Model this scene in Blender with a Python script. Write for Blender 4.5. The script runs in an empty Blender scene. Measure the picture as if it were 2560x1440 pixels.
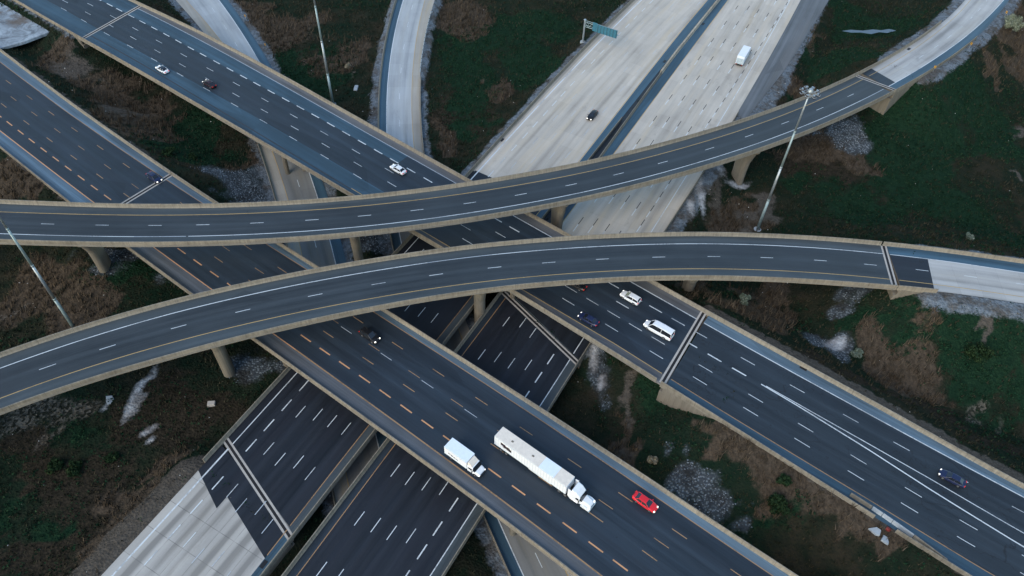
import bpy, bmesh, math, random
import numpy as np
from mathutils import Vector, Matrix
random.seed(7); rng = np.random.default_rng(7)
SC = bpy.context.scene
COL = SC.collection
R = math.radians
# ------------------------------------------------------------------ camera
cam_d = bpy.data.cameras.new("camera"); cam = bpy.data.objects.new("camera", cam_d); COL.objects.link(cam)
cam_d.sensor_width = 36.0; cam_d.lens = 1890.0 / 2560.0 * 36.0
cam_d.clip_start = 1.0; cam_d.clip_end = 8000.0
_dn = Vector((1212.0 - 1280.0, 2349.0 - 720.0, 1890.0)).normalized()      # straight down, seen by the camera
_up = -_dn; _fw = Vector((0, 0, 1)); _Y = (_fw - _fw.dot(_up) * _up).normalized(); _X = _Y.cross(_up)
RM = Matrix((_X, _Y, _up))
cx_, cy_, cz_ = RM @ Vector((1, 0, 0)), RM @ Vector((0, -1, 0)), RM @ Vector((0, 0, -1))
M4 = Matrix(((cx_.x, cy_.x, cz_.x, 0), (cx_.y, cy_.y, cz_.y, 0), (cx_.z, cy_.z, cz_.z, 141.0), (0, 0, 0, 1)))
cam.matrix_world = M4
SC.camera = cam
# ------------------------------------------------------------------ sky, sun, exposure
SUN_EL, SUN_AZ = 22.0, 215.0
w = bpy.data.worlds.new("World"); SC.world = w; w.use_nodes = True
nt = w.node_tree; nt.nodes.clear()
sky = nt.nodes.new("ShaderNodeTexSky"); sky.sky_type = 'NISHITA'; sky.sun_disc = False
sky.sun_elevation = R(SUN_EL); sky.sun_rotation = R(SUN_AZ); sky.air_density = 1.4; sky.dust_density = 1.0; sky.ozone_density = 2.6
bg = nt.nodes.new("ShaderNodeBackground"); bg.inputs[1].default_value = 0.13
wo = nt.nodes.new("ShaderNodeOutputWorld")
nt.links.new(sky.outputs[0], bg.inputs[0]); nt.links.new(bg.outputs[0], wo.inputs[0])
sl = bpy.data.lights.new("sun", 'SUN'); sl.energy = 0.75; sl.angle = R(35); sl.color = (1.0, 0.87, 0.72)
so = bpy.data.objects.new("sun", sl); COL.objects.link(so)
_a = R(SUN_AZ); so.rotation_euler = Vector((-math.sin(_a) * math.cos(R(SUN_EL + 22)), -math.cos(_a) * math.cos(R(SUN_EL + 22)), -math.sin(R(SUN_EL + 22)))).to_track_quat('-Z', 'Y').to_euler()
SC.view_settings.view_transform = 'Standard'; SC.view_settings.look = 'None'
SC.view_settings.exposure = 1.22; SC.view_settings.gamma = 1.0
SC.render.engine = 'CYCLES'

ROADS = {
 'R3': dict(
  x=[-205.12,-199.12,-193.12,-187.12,-181.12,-175.12,-169.12,-163.12,-157.12,-151.12,-145.12,-139.12,-133.12,-127.12,-121.12,-115.12,-109.12,-103.12,-97.12,-91.12,-85.13,-79.14,-73.15,-67.17,-61.20,-55.24,-49.29,-43.37,-37.47,-31.59,-25.74,-19.92,-14.14,-8.40,-2.70,2.95,8.56,14.12,19.63,25.09,30.49,35.84,41.13,46.37,51.55,56.68,61.75,66.77,71.73,76.64,81.49,86.29,91.04,95.73,100.36,104.94,109.47,113.93,118.34,122.67,126.94,131.14,135.26,139.29,143.22,147.06,150.77,154.40,158.03,161.66,165.29,168.92,172.54,176.17,179.80,183.43,187.06,190.69,194.32,197.94,201.57,205.20],
  y=[119.45,119.47,119.49,119.50,119.52,119.54,119.55,119.57,119.59,119.60,119.62,119.64,119.65,119.67,119.69,119.70,119.72,119.77,119.86,120.00,120.21,120.50,120.88,121.36,121.95,122.65,123.47,124.42,125.49,126.70,128.04,129.51,131.12,132.86,134.73,136.74,138.87,141.12,143.50,146.00,148.60,151.32,154.15,157.07,160.10,163.21,166.42,169.71,173.08,176.53,180.06,183.66,187.33,191.08,194.88,198.76,202.70,206.71,210.79,214.93,219.15,223.43,227.80,232.24,236.77,241.39,246.10,250.88,255.65,260.43,265.21,269.99,274.77,279.55,284.32,289.10,293.88,298.66,303.44,308.22,313.00,317.77],
  z=[21.00,21.00,21.00,21.00,21.00,21.00,21.00,21.00,21.00,21.00,21.00,21.00,21.00,21.00,21.01,21.03,21.06,21.10,21.14,21.19,21.24,21.29,21.34,21.38,21.42,21.46,21.48,21.49,21.49,21.49,21.47,21.44,21.38,21.29,21.15,20.98,20.78,20.56,20.34,20.12,19.88,19.62,19.32,19.00,18.65,18.29,17.94,17.59,17.25,16.92,16.61,16.30,16.00,15.71,15.44,15.20,14.97,14.77,14.59,14.42,14.26,14.12,13.98,13.85,13.74,13.63,13.55,13.49,13.46,13.44,13.44,13.44,13.44,13.44,13.44,13.44,13.44,13.44,13.44,13.44,13.44,13.44],
  L=[2.61,2.61,2.61,2.61,2.46,2.15,2.08,2.14,2.27,2.40,2.48,2.47,2.38,2.18,1.91,1.60,1.41,1.41,1.41,1.41,1.41],
  r=[-6.76,-6.76,-6.76,-6.76,-6.76,-6.79,-6.78,-6.74,-6.67,-6.57,-6.48,-6.41,-6.40,-6.48,-6.71,-7.14,-7.83,-8.85,-8.90,-8.90,-8.90],
  R=[-9.53,-9.53,-9.53,-9.53,-9.53,-9.55,-9.51,-9.43,-9.32,-9.21,-9.12,-9.09,-9.15,-9.35,-9.71,-10.30,-10.70,-10.70,-10.70,-10.70,-10.70],
  ),
 'R4': dict(
  x=[-168.88,-163.78,-158.68,-153.58,-148.48,-143.38,-138.28,-133.18,-128.08,-122.98,-117.88,-112.78,-107.68,-102.58,-97.48,-92.38,-87.24,-81.99,-76.65,-71.23,-65.75,-60.20,-54.61,-48.98,-43.32,-37.62,-31.89,-26.14,-20.36,-14.56,-8.74,-2.90,2.95,8.83,14.72,20.63,26.55,32.49,38.44,44.40,50.37,56.36,62.35,68.34,74.34,80.34,86.34,92.33,98.32,104.30,110.26,116.21,122.16,128.11,134.05,140.00,145.95,151.90,157.85,163.79,169.74,175.69,181.64,187.59,193.53,199.48],
  y=[24.39,27.55,30.71,33.87,37.04,40.20,43.36,46.52,49.68,52.84,56.00,59.16,62.32,65.48,68.64,71.81,74.90,77.81,80.54,83.12,85.55,87.85,90.03,92.10,94.07,95.95,97.73,99.44,101.06,102.60,104.06,105.45,106.75,107.97,109.11,110.16,111.12,111.98,112.75,113.42,113.98,114.43,114.77,114.99,115.10,115.08,114.94,114.67,114.28,113.76,113.10,112.33,111.54,110.75,109.96,109.18,108.39,107.60,106.81,106.02,105.23,104.44,103.65,102.86,102.07,101.28],
  z=[21.00,21.00,21.00,21.00,21.00,21.00,21.00,21.00,21.00,21.00,21.00,21.00,21.00,21.01,21.02,21.04,21.08,21.13,21.19,21.24,21.30,21.36,21.40,21.44,21.47,21.49,21.50,21.49,21.48,21.44,21.35,21.20,21.00,20.75,20.49,20.21,19.92,19.60,19.25,18.87,18.47,18.06,17.64,17.22,16.81,16.42,16.04,15.70,15.37,15.08,14.85,14.68,14.57,14.52,14.51,14.50,14.50,14.50,14.50,14.50,14.50,14.50,14.50,14.50,14.50,14.50],
  L=[9.62,9.62,9.62,9.62,9.69,9.82,9.80,9.74,9.75,9.87,10.11,10.43,10.76,10.96,10.96,10.96,10.96],
  l=[7.03,7.03,7.03,7.03,7.16,7.46,7.48,7.42,7.41,7.51,7.71,7.92,7.97,7.77,7.77,7.77,7.77],
  R=[-3.30,-3.30,-3.30,-3.30,-3.54,-3.81,-3.46,-3.03,-2.82,-2.91,-3.13,-3.09,-2.45,-2.45,-2.45,-2.45,-2.45],
  ),
 'R2': dict(
  x=[-201.07,-196.04,-191.01,-185.98,-180.95,-175.93,-170.90,-165.87,-160.84,-155.81,-150.78,-145.75,-140.72,-135.69,-130.66,-125.63,-120.61,-115.62,-110.65,-105.72,-100.80,-95.91,-91.03,-86.17,-81.33,-76.50,-71.68,-66.86,-62.06,-57.26,-52.47,-47.68,-42.89,-38.10,-33.30,-28.51,-23.71,-18.90,-14.09,-9.27,-4.44,0.39,5.24,10.09,14.96,19.83,24.72,29.62,34.53,39.45,44.38,49.32,54.28,59.24,64.22,69.20,74.19,79.20,84.21,89.23,94.25,99.28,104.31,109.34,114.37,119.40,124.43,129.46,134.49,139.52,144.55,149.58,154.61,159.64,164.67,169.70],
  y=[273.24,269.97,266.70,263.43,260.15,256.88,253.61,250.34,247.07,243.79,240.52,237.25,233.98,230.71,227.43,224.16,220.88,217.55,214.18,210.77,207.33,203.86,200.36,196.84,193.30,189.75,186.17,182.59,178.99,175.39,171.78,168.17,164.56,160.95,157.34,153.73,150.13,146.54,142.95,139.38,135.82,132.26,128.72,125.20,121.69,118.19,114.71,111.24,107.80,104.36,100.95,97.54,94.16,90.79,87.44,84.10,80.77,77.46,74.16,70.87,67.59,64.32,61.05,57.77,54.50,51.23,47.96,44.69,41.42,38.15,34.88,31.60,28.33,25.06,21.79,18.52],
  z=[12.18,12.18,12.18,12.18,12.18,12.18,12.18,12.18,12.18,12.18,12.18,12.18,12.18,12.18,12.20,12.22,12.26,12.32,12.37,12.44,12.50,12.57,12.63,12.70,12.77,12.84,12.92,12.99,13.07,13.15,13.22,13.30,13.39,13.47,13.55,13.62,13.69,13.75,13.79,13.83,13.86,13.88,13.88,13.86,13.82,13.75,13.64,13.49,13.32,13.13,12.94,12.75,12.58,12.41,12.24,12.06,11.88,11.70,11.52,11.35,11.21,11.10,11.04,11.01,11.00,11.00,11.00,11.00,11.00,11.00,11.00,11.00,11.00,11.00,11.00,11.00],
  L=[1.32,1.32,1.32,1.32,1.49,2.04,2.19,2.15,2.06,2.03,2.10,2.26,2.44,2.54,2.38,1.73,1.59,1.59,1.59],
  r=[-18.43,-18.43,-18.43,-18.43,-18.47,-19.16,-19.26,-18.97,-18.49,-17.97,-17.52,-17.26,-17.24,-17.51,-18.07,-18.91,-18.99,-18.99,-18.99],
  R=[-20.58,-20.58,-20.58,-21.39,-22.01,-22.08,-21.77,-21.24,-20.64,-20.08,-19.67,-19.50,-19.62,-20.10,-20.97,-22.11,-22.11,-22.11,-22.11],
  ),
 'R7': dict(
  x=[-211.27,-206.47,-201.66,-196.86,-192.06,-187.26,-182.45,-177.65,-172.85,-168.04,-163.24,-158.44,-153.64,-148.83,-144.03,-139.23,-134.42,-129.62,-124.82,-120.01,-115.21,-110.39,-105.58,-100.75,-95.92,-91.09,-86.25,-81.40,-76.54,-71.67,-66.80,-61.93,-57.04,-52.16,-47.26,-42.37,-37.47,-32.57,-27.67,-22.77,-17.88,-12.99,-8.11,-3.24,1.62,6.47,11.31,16.12,20.92,25.72,30.53,35.33,40.13,44.94,49.74,54.54,59.34,64.15,68.95,73.75,78.56,83.36,88.16],
  y=[214.24,210.64,207.05,203.45,199.86,196.26,192.66,189.07,185.47,181.88,178.28,174.68,171.09,167.49,163.90,160.30,156.70,153.10,149.51,145.91,142.33,138.74,135.17,131.60,128.04,124.48,120.94,117.41,113.89,110.37,106.87,103.38,99.89,96.41,92.94,89.47,86.00,82.54,79.07,75.61,72.13,68.66,65.17,61.67,58.15,54.62,51.06,47.48,43.88,40.29,36.69,33.09,29.50,25.90,22.30,18.71,15.11,11.52,7.92,4.32,0.73,-2.87,-6.47],
  z=[11.00,11.00,11.00,11.00,11.00,11.00,11.00,11.00,11.00,11.00,11.00,11.00,11.00,11.01,11.03,11.08,11.15,11.25,11.36,11.48,11.60,11.73,11.86,12.00,12.14,12.29,12.44,12.59,12.75,12.92,13.09,13.26,13.42,13.56,13.67,13.75,13.81,13.85,13.88,13.91,13.93,13.95,13.96,13.95,13.93,13.90,13.87,13.84,13.83,13.82,13.81,13.81,13.81,13.81,13.81,13.81,13.81,13.81,13.81,13.81,13.81,13.81,13.81],
  L=[19.77,19.77,19.77,19.19,18.70,18.45,18.38,18.44,18.59,18.82,19.13,19.53,20.07,20.71,20.71,20.71],
  l=[16.63,16.63,16.63,16.20,15.87,15.92,16.17,16.50,16.83,17.13,17.39,17.66,18.04,18.46,18.46,18.46],
  R=[-3.72,-3.72,-3.72,-3.72,-3.72,-3.94,-4.00,-3.93,-3.75,-3.51,-3.26,-3.05,-2.96,-2.96,-2.96,-2.96],
  ),
 'R1W': dict(
  x=[86.65,83.63,80.62,77.60,74.58,71.56,68.55,65.53,62.51,59.49,56.48,53.46,50.44,47.43,44.41,41.39,38.38,35.39,32.42,29.48,26.55,23.64,20.75,17.87,15.01,12.17,9.34,6.52,3.72,0.93,-1.85,-4.63,-7.39,-10.14,-12.89,-15.63,-18.37,-21.10,-23.83,-26.55,-29.28,-32.00,-34.72,-37.45,-40.17,-42.90,-45.64,-48.37,-51.11,-53.86,-56.62,-59.38,-62.16,-64.94,-67.73,-70.53,-73.32,-76.12,-78.91,-81.71,-84.51,-87.30,-90.10,-92.89,-95.69,-98.48,-101.28,-104.07,-106.87],
  y=[329.71,324.53,319.34,314.15,308.97,303.78,298.60,293.41,288.22,283.04,277.85,272.67,267.48,262.29,257.11,251.92,246.73,241.53,236.31,231.09,225.85,220.60,215.35,210.08,204.80,199.52,194.23,188.93,183.63,178.32,173.00,167.68,162.35,157.02,151.69,146.35,141.01,135.67,130.33,124.98,119.63,114.29,108.94,103.60,98.25,92.91,87.57,82.23,76.89,71.56,66.23,60.90,55.58,50.27,44.96,39.65,34.34,29.03,23.72,18.41,13.10,7.79,2.48,-2.83,-8.14,-13.44,-18.75,-24.06,-29.37],
  z=[7.00,7.00,7.00,7.00,7.00,7.00,7.00,7.00,7.00,7.00,7.00,7.00,7.00,7.00,7.00,7.00,7.00,7.00,7.00,7.00,7.00,7.00,7.00,7.00,7.00,7.00,7.00,7.00,7.00,7.00,7.00,7.00,7.00,7.00,7.00,7.00,7.00,7.00,7.00,7.00,7.00,7.00,7.00,7.00,7.00,7.00,7.00,7.00,7.00,7.00,7.00,7.00,7.00,7.00,7.00,7.00,7.00,7.00,7.00,7.00,7.00,7.00,7.00,7.00,7.00,7.00,7.00,7.00,7.00],
  R=[-2.32,-2.32,-2.32,-2.32,-2.36,-2.49,-2.27,-1.96,-1.76,-1.74,-1.90,-2.12,-2.21,-2.13,-2.13,-2.13,-2.13,-2.13],
  l=[19.14,19.14,19.14,19.14,19.72,20.46,21.07,21.43,21.52,21.36,21.03,20.67,20.51,20.69,20.69,20.69,20.69,20.69],
  L=[22.21,22.21,22.21,22.21,23.05,23.65,23.96,24.00,23.84,23.55,23.19,22.86,22.64,22.61,22.61,22.61,22.61,22.61],
  ),
 'R1E': dict(
  x=[132.74,130.19,127.64,125.09,122.54,119.99,117.44,114.88,112.33,109.78,107.23,104.68,102.13,99.58,97.03,94.48,91.92,89.35,86.77,84.17,81.56,78.93,76.30,73.65,70.99,68.31,65.63,62.94,60.24,57.52,54.80,52.07,49.33,46.58,43.83,41.06,38.29,35.52,32.74,29.95,27.16,24.36,21.56,18.75,15.94,13.13,10.31,7.49,4.67,1.85,-0.98,-3.80,-6.63,-9.45,-12.28,-15.10,-17.93,-20.75,-23.58,-26.40,-29.23,-32.05,-34.88,-37.70,-40.53,-43.35,-46.18,-49.00,-51.83],
  y=[337.66,332.23,326.80,321.37,315.94,310.51,305.08,299.65,294.22,288.79,283.36,277.93,272.50,267.06,261.63,256.20,250.77,245.35,239.94,234.53,229.13,223.73,218.34,212.96,207.58,202.21,196.84,191.48,186.12,180.77,175.43,170.08,164.75,159.41,154.08,148.76,143.43,138.11,132.80,127.48,122.17,116.87,111.56,106.26,100.96,95.66,90.36,85.06,79.77,74.47,69.18,63.88,58.59,53.30,48.00,42.71,37.42,32.12,26.83,21.54,16.24,10.95,5.66,0.36,-4.93,-10.22,-15.52,-20.81,-26.10],
  z=[7.00,7.00,7.00,7.00,7.00,7.00,7.00,7.00,7.00,7.00,7.00,7.00,7.00,7.00,7.00,7.00,7.00,7.00,7.00,7.00,7.00,7.00,7.00,7.00,7.00,7.00,7.00,7.00,7.00,7.00,7.00,7.00,7.00,7.00,7.00,7.00,7.00,7.00,7.00,7.00,7.00,7.00,7.00,7.00,7.00,7.00,7.00,7.00,7.00,7.00,7.00,7.00,7.00,7.00,7.00,7.00,7.00,7.00,7.00,7.00,7.00,7.00,7.00,7.00,7.00,7.00,7.00,7.00,7.00],
  R=[-19.19,-19.19,-19.19,-19.19,-19.19,-19.94,-20.50,-20.77,-20.85,-20.84,-20.77,-20.69,-20.57,-20.37,-20.02,-20.02,-20.02,-20.02],
  B=[-21.90,-21.90,-21.90,-21.90,-21.90,-23.03,-23.92,-24.04,-23.74,-23.28,-22.85,-22.54,-22.36,-22.25,-22.04,-22.03,-22.03,-22.03],
  L=[3.51,3.51,3.51,3.51,3.51,3.51,3.51,3.51,3.75,3.04,2.27,1.94,2.07,2.27,2.16,2.16,2.16,2.16],
  ),
 'R5': dict(
  x=[-158.01,-154.57,-151.14,-147.70,-144.26,-140.82,-137.38,-133.94,-130.51,-127.07,-123.63,-120.19,-116.75,-113.31,-109.88,-106.44,-103.02,-99.66,-96.35,-93.10,-89.90,-86.77,-83.69,-80.67,-77.71,-74.81,-71.97,-69.19,-66.48,-63.83,-61.25,-58.73,-56.29,-53.90,-51.59,-49.35,-47.18,-45.08,-43.04,-41.01,-38.98,-36.94,-34.91,-32.88,-30.84,-28.81,-26.78,-24.74,-22.71,-20.68,-18.64,-16.61,-14.58],
  y=[318.98,314.06,309.15,304.23,299.31,294.39,289.48,284.56,279.64,274.73,269.81,264.89,259.98,255.06,250.14,245.22,240.29,235.32,230.32,225.27,220.20,215.08,209.93,204.75,199.53,194.28,188.99,183.67,178.32,172.93,167.52,162.07,156.59,151.09,145.55,139.98,134.39,128.77,123.13,117.48,111.84,106.19,100.55,94.90,89.26,83.61,77.97,72.32,66.68,61.03,55.39,49.74,44.10],
  z=[4.00,4.00,4.00,4.00,4.00,4.00,4.00,4.00,4.00,4.00,4.00,4.00,4.00,3.99,3.96,3.91,3.83,3.73,3.60,3.46,3.32,3.17,3.02,2.87,2.71,2.54,2.38,2.22,2.06,1.90,1.76,1.64,1.55,1.49,1.45,1.43,1.41,1.40,1.39,1.39,1.38,1.38,1.38,1.38,1.38,1.38,1.38,1.38,1.38,1.38,1.38,1.38,1.38],
  r=[-9.44,-9.44,-9.44,-9.44,-8.88,-8.00,-7.44,-7.18,-7.23,-7.59,-7.68,-7.68,-7.68,-7.68],
  ),
 'R6': dict(
  x=[-39.05,-39.27,-39.50,-39.72,-39.94,-40.16,-40.38,-40.61,-40.83,-41.05,-41.27,-41.49,-41.72,-41.94,-42.16,-42.38,-42.58,-42.68,-42.68,-42.59,-42.41,-42.12,-41.74,-41.26,-40.67,-39.98,-39.20,-38.31,-37.32,-36.23,-35.04,-33.75,-32.37,-30.89,-29.31,-27.65,-25.90,-24.06,-22.13,-20.13,-18.05,-15.89,-13.66,-11.36,-8.99,-6.57,-4.08,-1.54,1.04,3.68,6.34,9.00,11.66,14.32,16.98,19.64,22.30,24.96,27.62,30.27,32.93,35.59,38.25,40.91,43.57],
  y=[338.55,332.55,326.56,320.56,314.57,308.57,302.58,296.58,290.58,284.59,278.59,272.60,266.60,260.60,254.61,248.61,242.62,236.62,230.62,224.62,218.62,212.63,206.64,200.66,194.69,188.73,182.78,176.85,170.93,165.03,159.15,153.29,147.45,141.63,135.84,130.08,124.34,118.63,112.95,107.29,101.66,96.07,90.50,84.95,79.44,73.95,68.49,63.05,57.64,52.25,46.87,41.49,36.12,30.74,25.36,19.98,14.60,9.22,3.85,-1.53,-6.91,-12.29,-17.67,-23.05,-28.42],
  z=[5.00,5.00,5.00,5.00,5.00,5.00,5.00,5.00,5.00,5.00,5.00,5.00,5.00,4.98,4.95,4.89,4.79,4.66,4.51,4.34,4.16,3.98,3.80,3.61,3.41,3.22,3.04,2.88,2.75,2.64,2.54,2.45,2.36,2.27,2.18,2.09,2.00,1.91,1.82,1.73,1.64,1.55,1.46,1.37,1.29,1.20,1.13,1.07,1.03,1.01,1.00,1.00,1.00,1.00,1.00,1.00,1.00,1.00,1.00,1.00,1.00,1.00,1.00,1.00,1.00],
  l=[7.65,7.65,7.65,7.65,7.64,7.61,7.54,7.45,7.45,7.45,7.45,7.45,7.45,7.45,7.45,7.45,7.45],
  L=[10.97,10.97,10.97,10.97,10.76,10.23,9.96,9.95,9.97,9.97,9.97,9.97,9.97,9.97,9.97,9.97,9.97],
  R=[-2.61,-2.61,-2.61,-2.61,-2.61,-2.63,-2.63,-2.61,-2.58,-2.53,-2.46,-2.37,-2.27,-2.23,-2.23,-2.23,-2.23],
  ),
}
BLOBS = '''
G -74 151 8.4 8.2
G -68 147 6.2 4.8
G -83 154 5.3 4.2
G -93 119 6.5 3.4
G -96 114 5.5 2.6
G -55 94 5.2 4.4
G -81 116 5.6 5.2
G 18 93 3.1 6.3
G 20 85 1.9 3.9
G 37 71 4.0 3.9
G 41 65 3.9 4.2
G 35 74 2.0 2.7
G 47 60 3.1 1.6
G 68 108 4.2 3.0
G 73 105 4.2 3.5
G 79 116 4.8 1.9
G 84 120 5.8 2.6
G 96 182 7.2 6.9
G 83 182 4.8 3.9
G -36 131 3.0 5.6
G 104 117 8.6 1.8
G 113 115 8.5 2.6
P -97 82 9.8 4.7
P -98 75 5.6 2.5
P -88 86 6.7 2.7
P -90 81 4.9 2.6
P 100 92 5.3 1.1
P -110 101 2.6 1.2
W 19 91 0.6 4.6
W 18 98 0.7 3.3
W 73 105 2.8 1.4
W -77 85 0.9 6.4
W -72 76 0.7 2.1
W -83 83 1.2 1.2
W 61 160 2.7 1.4
W 56 164 1.1 3.8
W 49 153 1.1 7.3
W 45 147 0.9 3.9
D -63 62 4.5 3.8
D -67 53 4.3 4.7
D -57 66 3.0 2.6
D 25 83 1.7 6.8
D 64 148 4.3 4.7
D 54 158 4.5 6.7
D 105 110 1.4 6.3
D 17 196 7.4 2.1
D 0 177 5.8 1.9
D 147 190 2.5 6.5
D 137 164 1.8 4.6
D -52 203 1.9 8.7
D -112 180 6.8 3.0
D -133 196 7.0 6.7
R -81 229 11.2 12.7
R -92 238 8.1 10.7
R -57 214 6.4 11.6
R -141 199 7.1 6.9
R -123 187 8.1 6.3
R -110 179 8.0 10.0
R -100 167 6.6 8.3
R -121 194 4.7 5.5
R -23 241 6.9 11.9
R -21 174 3.7 9.2
R -8 201 4.3 5.3
R 160 227 6.2 15.8
R 147 213 4.0 4.9
R 168 243 4.3 14.3
R 83 178 7.1 6.7
R 95 173 8.2 4.7
R 84 211 3.9 16.1
R 96 244 4.2 16.4
R 58 148 6.5 7.8
R 85 102 6.5 7.0
R 89 96 5.4 5.6
R 54 116 10.6 5.0
R 65 120 5.9 3.9
R 49 75 4.9 5.5
R 54 68 7.1 4.3
R 63 61 7.7 4.9
R 70 55 8.3 3.1
R 43 80 4.2 2.8
R -108 105 8.1 7.5
R -98 105 4.5 5.0
R -110 115 7.5 4.1
R -116 109 3.6 7.8
R -130 146 6.1 8.4
R -122 142 6.0 4.9
R -73 57 4.4 4.9
R -70 63 3.0 3.4
R -74 50 4.3 3.1
R -75 163 3.3 5.3
R -66 70 3.9 2.7
R 24 79 2.1 5.6
B -88 69 14.0 5.6
B -82 50 10.0 4.7
B -74 81 4.9 6.0
B 62 101 5.5 3.4
B 37 89 4.3 5.1
B -88 53 4.3 4.1
B -77 61 4.5 4.3
B -63 79 8.2 5.9
B -69 84 5.0 6.1
B 48 79 5.0 4.7
B 37 59 4.6 3.2
B 72 92 5.3 4.3
B 87 86 8.6 3.1
B 99 83 7.7 2.6
B 101 79 5.0 2.5
B -18 191 6.0 12.2
B -5 205 3.8 5.5
B 86 169 10.4 9.1
B -118 231 5.2 7.9
B 72 189 6.1 8.1
N -72 210 6.9 10.3
N -68 200 7.3 8.7
N -8 235 10.9 10.3
N 13 237 8.2 7.8
N -16 203 6.2 10.8
N 118 247 10.1 16.9
N 127 240 8.5 8.2
N 85 192 7.4 5.2
N 116 174 11.8 11.5
N 115 154 12.2 8.5
N 93 151 9.9 8.2
N 78 160 6.7 4.3
N 108 165 6.9 10.8
N 99 107 9.4 7.4
N 107 103 8.4 9.7
N 115 108 3.8 7.6
N 101 94 5.4 4.5
N 114 186 11.0 10.2
N 138 187 7.4 12.7
N 125 143 8.6 6.4
N 3 214 7.7 13.8
N -20 220 6.5 11.8
N -27 218 3.9 14.1
N 94 235 5.6 13.1
N 104 219 8.0 7.3
N 6 242 13.8 10.6
N 82 110 5.7 3.7
N -91 172 5.6 11.3
N -91 163 6.6 7.1
N -95 111 5.5 3.9
N -89 113 5.6 3.9
N -91 60 2.6 3.0
N -82 58 2.6 2.9
N 32 86 5.1 4.0
N 23 97 1.8 4.3
N 35 83 4.2 2.4
N -60 209 5.0 13.6
N -58 198 6.1 8.5
N -37 200 1.2 12.8
N 131 201 8.9 13.5
N -11 181 4.7 7.6
N 74 210 1.3 4.5
N 96 211 5.2 7.0
N 54 63 1.9 4.1
N -84 78 2.4 1.5
'''
# ------------------------------------------------------------------ roads: smooth reference lines and lateral offsets
class Road:
    def __init__(s, n):
        d = ROADS[n]; s.n = n; st = 6.0; N = len(d['x']); S0 = np.arange(N) * st
        s.S = np.arange(0, S0[-1] + .01, 1.0)
        def sm(a):
            a = np.interp(s.S, S0, a); k = np.hanning(15); k /= k.sum()
            e = np.concatenate([a[0] + (a[0] - a[1:8])[::-1], a, a[-1] + (a[-1] - a[-8:-1])[::-1]])
            return np.convolve(e, k, 'valid')
        s.x = sm(d['x']); s.y = sm(d['y']); s.z = sm(d['z'])
        tx = np.gradient(s.x); ty = np.gradient(s.y); q = np.hypot(tx, ty); s.tx = tx / q; s.ty = ty / q
        s.off = {}
        for k in d:
            if k not in 'xyz': s.off[k] = sm(np.interp(S0, S0[::4], d[k]))
        s.len = s.S[-1]
    def o(s, k):
        a = s.off[k]; return lambda v: float(np.interp(v, s.S, a))
    def P(s, v, off, dz=0.0):
        x = np.interp(v, s.S, s.x); y = np.interp(v, s.S, s.y); z = np.interp(v, s.S, s.z)
        tx = np.interp(v, s.S, s.tx); ty = np.interp(v, s.S, s.ty)
        return (float(x - ty * off), float(y + tx * off), float(z + dz))
    def head(s, v):
        return math.atan2(np.interp(v, s.S, s.ty), np.interp(v, s.S, s.tx))
RDS = {n: Road(n) for n in ROADS}
def F(a): return a if callable(a) else (lambda v, a=a: a)
def tab(pts):
    xs = [p[0] for p in pts]; ys = [p[1] for p in pts]
    return lambda v: float(np.interp(v, xs, ys))
def plus(a, c): a = F(a); return lambda v: a(v) + c
def mix(a, b, t): a = F(a); b = F(b); return lambda v: a(v) * (1 - t) + b(v) * t

# ------------------------------------------------------------------ object helpers
def put(o, parent=None, label=None, cat=None, group=None, kind=None):
    COL.objects.link(o)
    if parent: o.parent = parent
    if label: o['label'] = label
    if cat: o['category'] = cat
    if group: o['group'] = group
    if kind: o['kind'] = kind
    return o
def empty(name, loc=(0, 0, 0), rz=0, **k):
    o = bpy.data.objects.new(name, None); o.empty_display_size = 0.5
    o.location = loc; o.rotation_euler = (0, 0, rz); return put(o, **k)
def mesh(name, vs, fs, mat, parent=None, uv=None, smooth=False, **k):
    me = bpy.data.meshes.new(name); me.from_pydata(vs, [], fs)
    if uv:
        l = me.uv_layers.new(name='UVMap'); i = 0
        for f in fs:
            for v in f: l.data[i].uv = uv[v]; i += 1
    for m in (mat if isinstance(mat, (list, tuple)) else [mat]): me.materials.append(m)
    if smooth: me.polygons.foreach_set('use_smooth', [True] * len(me.polygons))
    me.update()
    o = bpy.data.objects.new(name, me)
    if parent is not None:
        k.setdefault('label', None); o.location = -parent.location if False else (0, 0, 0)
    return put(o, parent, **k)
def fixn(o):
    bm = bmesh.new(); bm.from_mesh(o.data); bmesh.ops.recalc_face_normals(bm, faces=bm.faces); bm.to_mesh(o.data); bm.free(); return o
def srange(a, b, st):
    n = max(1, int(math.ceil(abs(b - a) / st))); return [a + (b - a) * i / n for i in range(n + 1)]
def strip(rd, s0, s1, oa, ob, dz, mat, name, parent=None, step=3.0, s0b=None, s1b=None, **k):
    """flat ribbon between two lateral offsets; ends may be skewed (s0b, s1b for edge b)"""
    oa, ob = F(oa), F(ob); s0b = s0 if s0b is None else s0b; s1b = s1 if s1b is None else s1b
    n = max(1, int(math.ceil(abs(s1 - s0) / step))); vs = []; uv = []; fs = []
    m = 1 if s0b == s0 and s1b == s1 else 4
    for i in range(n + 1):
        t = i / n
        for j in range(m + 1):
            q = j / m; v = (s0 + (s1 - s0) * t) * (1 - q) + (s0b + (s1b - s0b) * t) * q
            off = oa(v) * (1 - q) + ob(v) * q
            vs.append(rd.P(v, off, dz)); uv.append((off, v))
    for i in range(n):
        for j in range(m):
            a = i * (m + 1) + j; fs.append((a, a + 1, a + m + 2, a + m + 1))
    o = mesh(name, vs, fs, mat, parent, uv, **k)
    if o.data.polygons[0].normal.z < 0: o.data.flip_normals()
    return o
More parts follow.
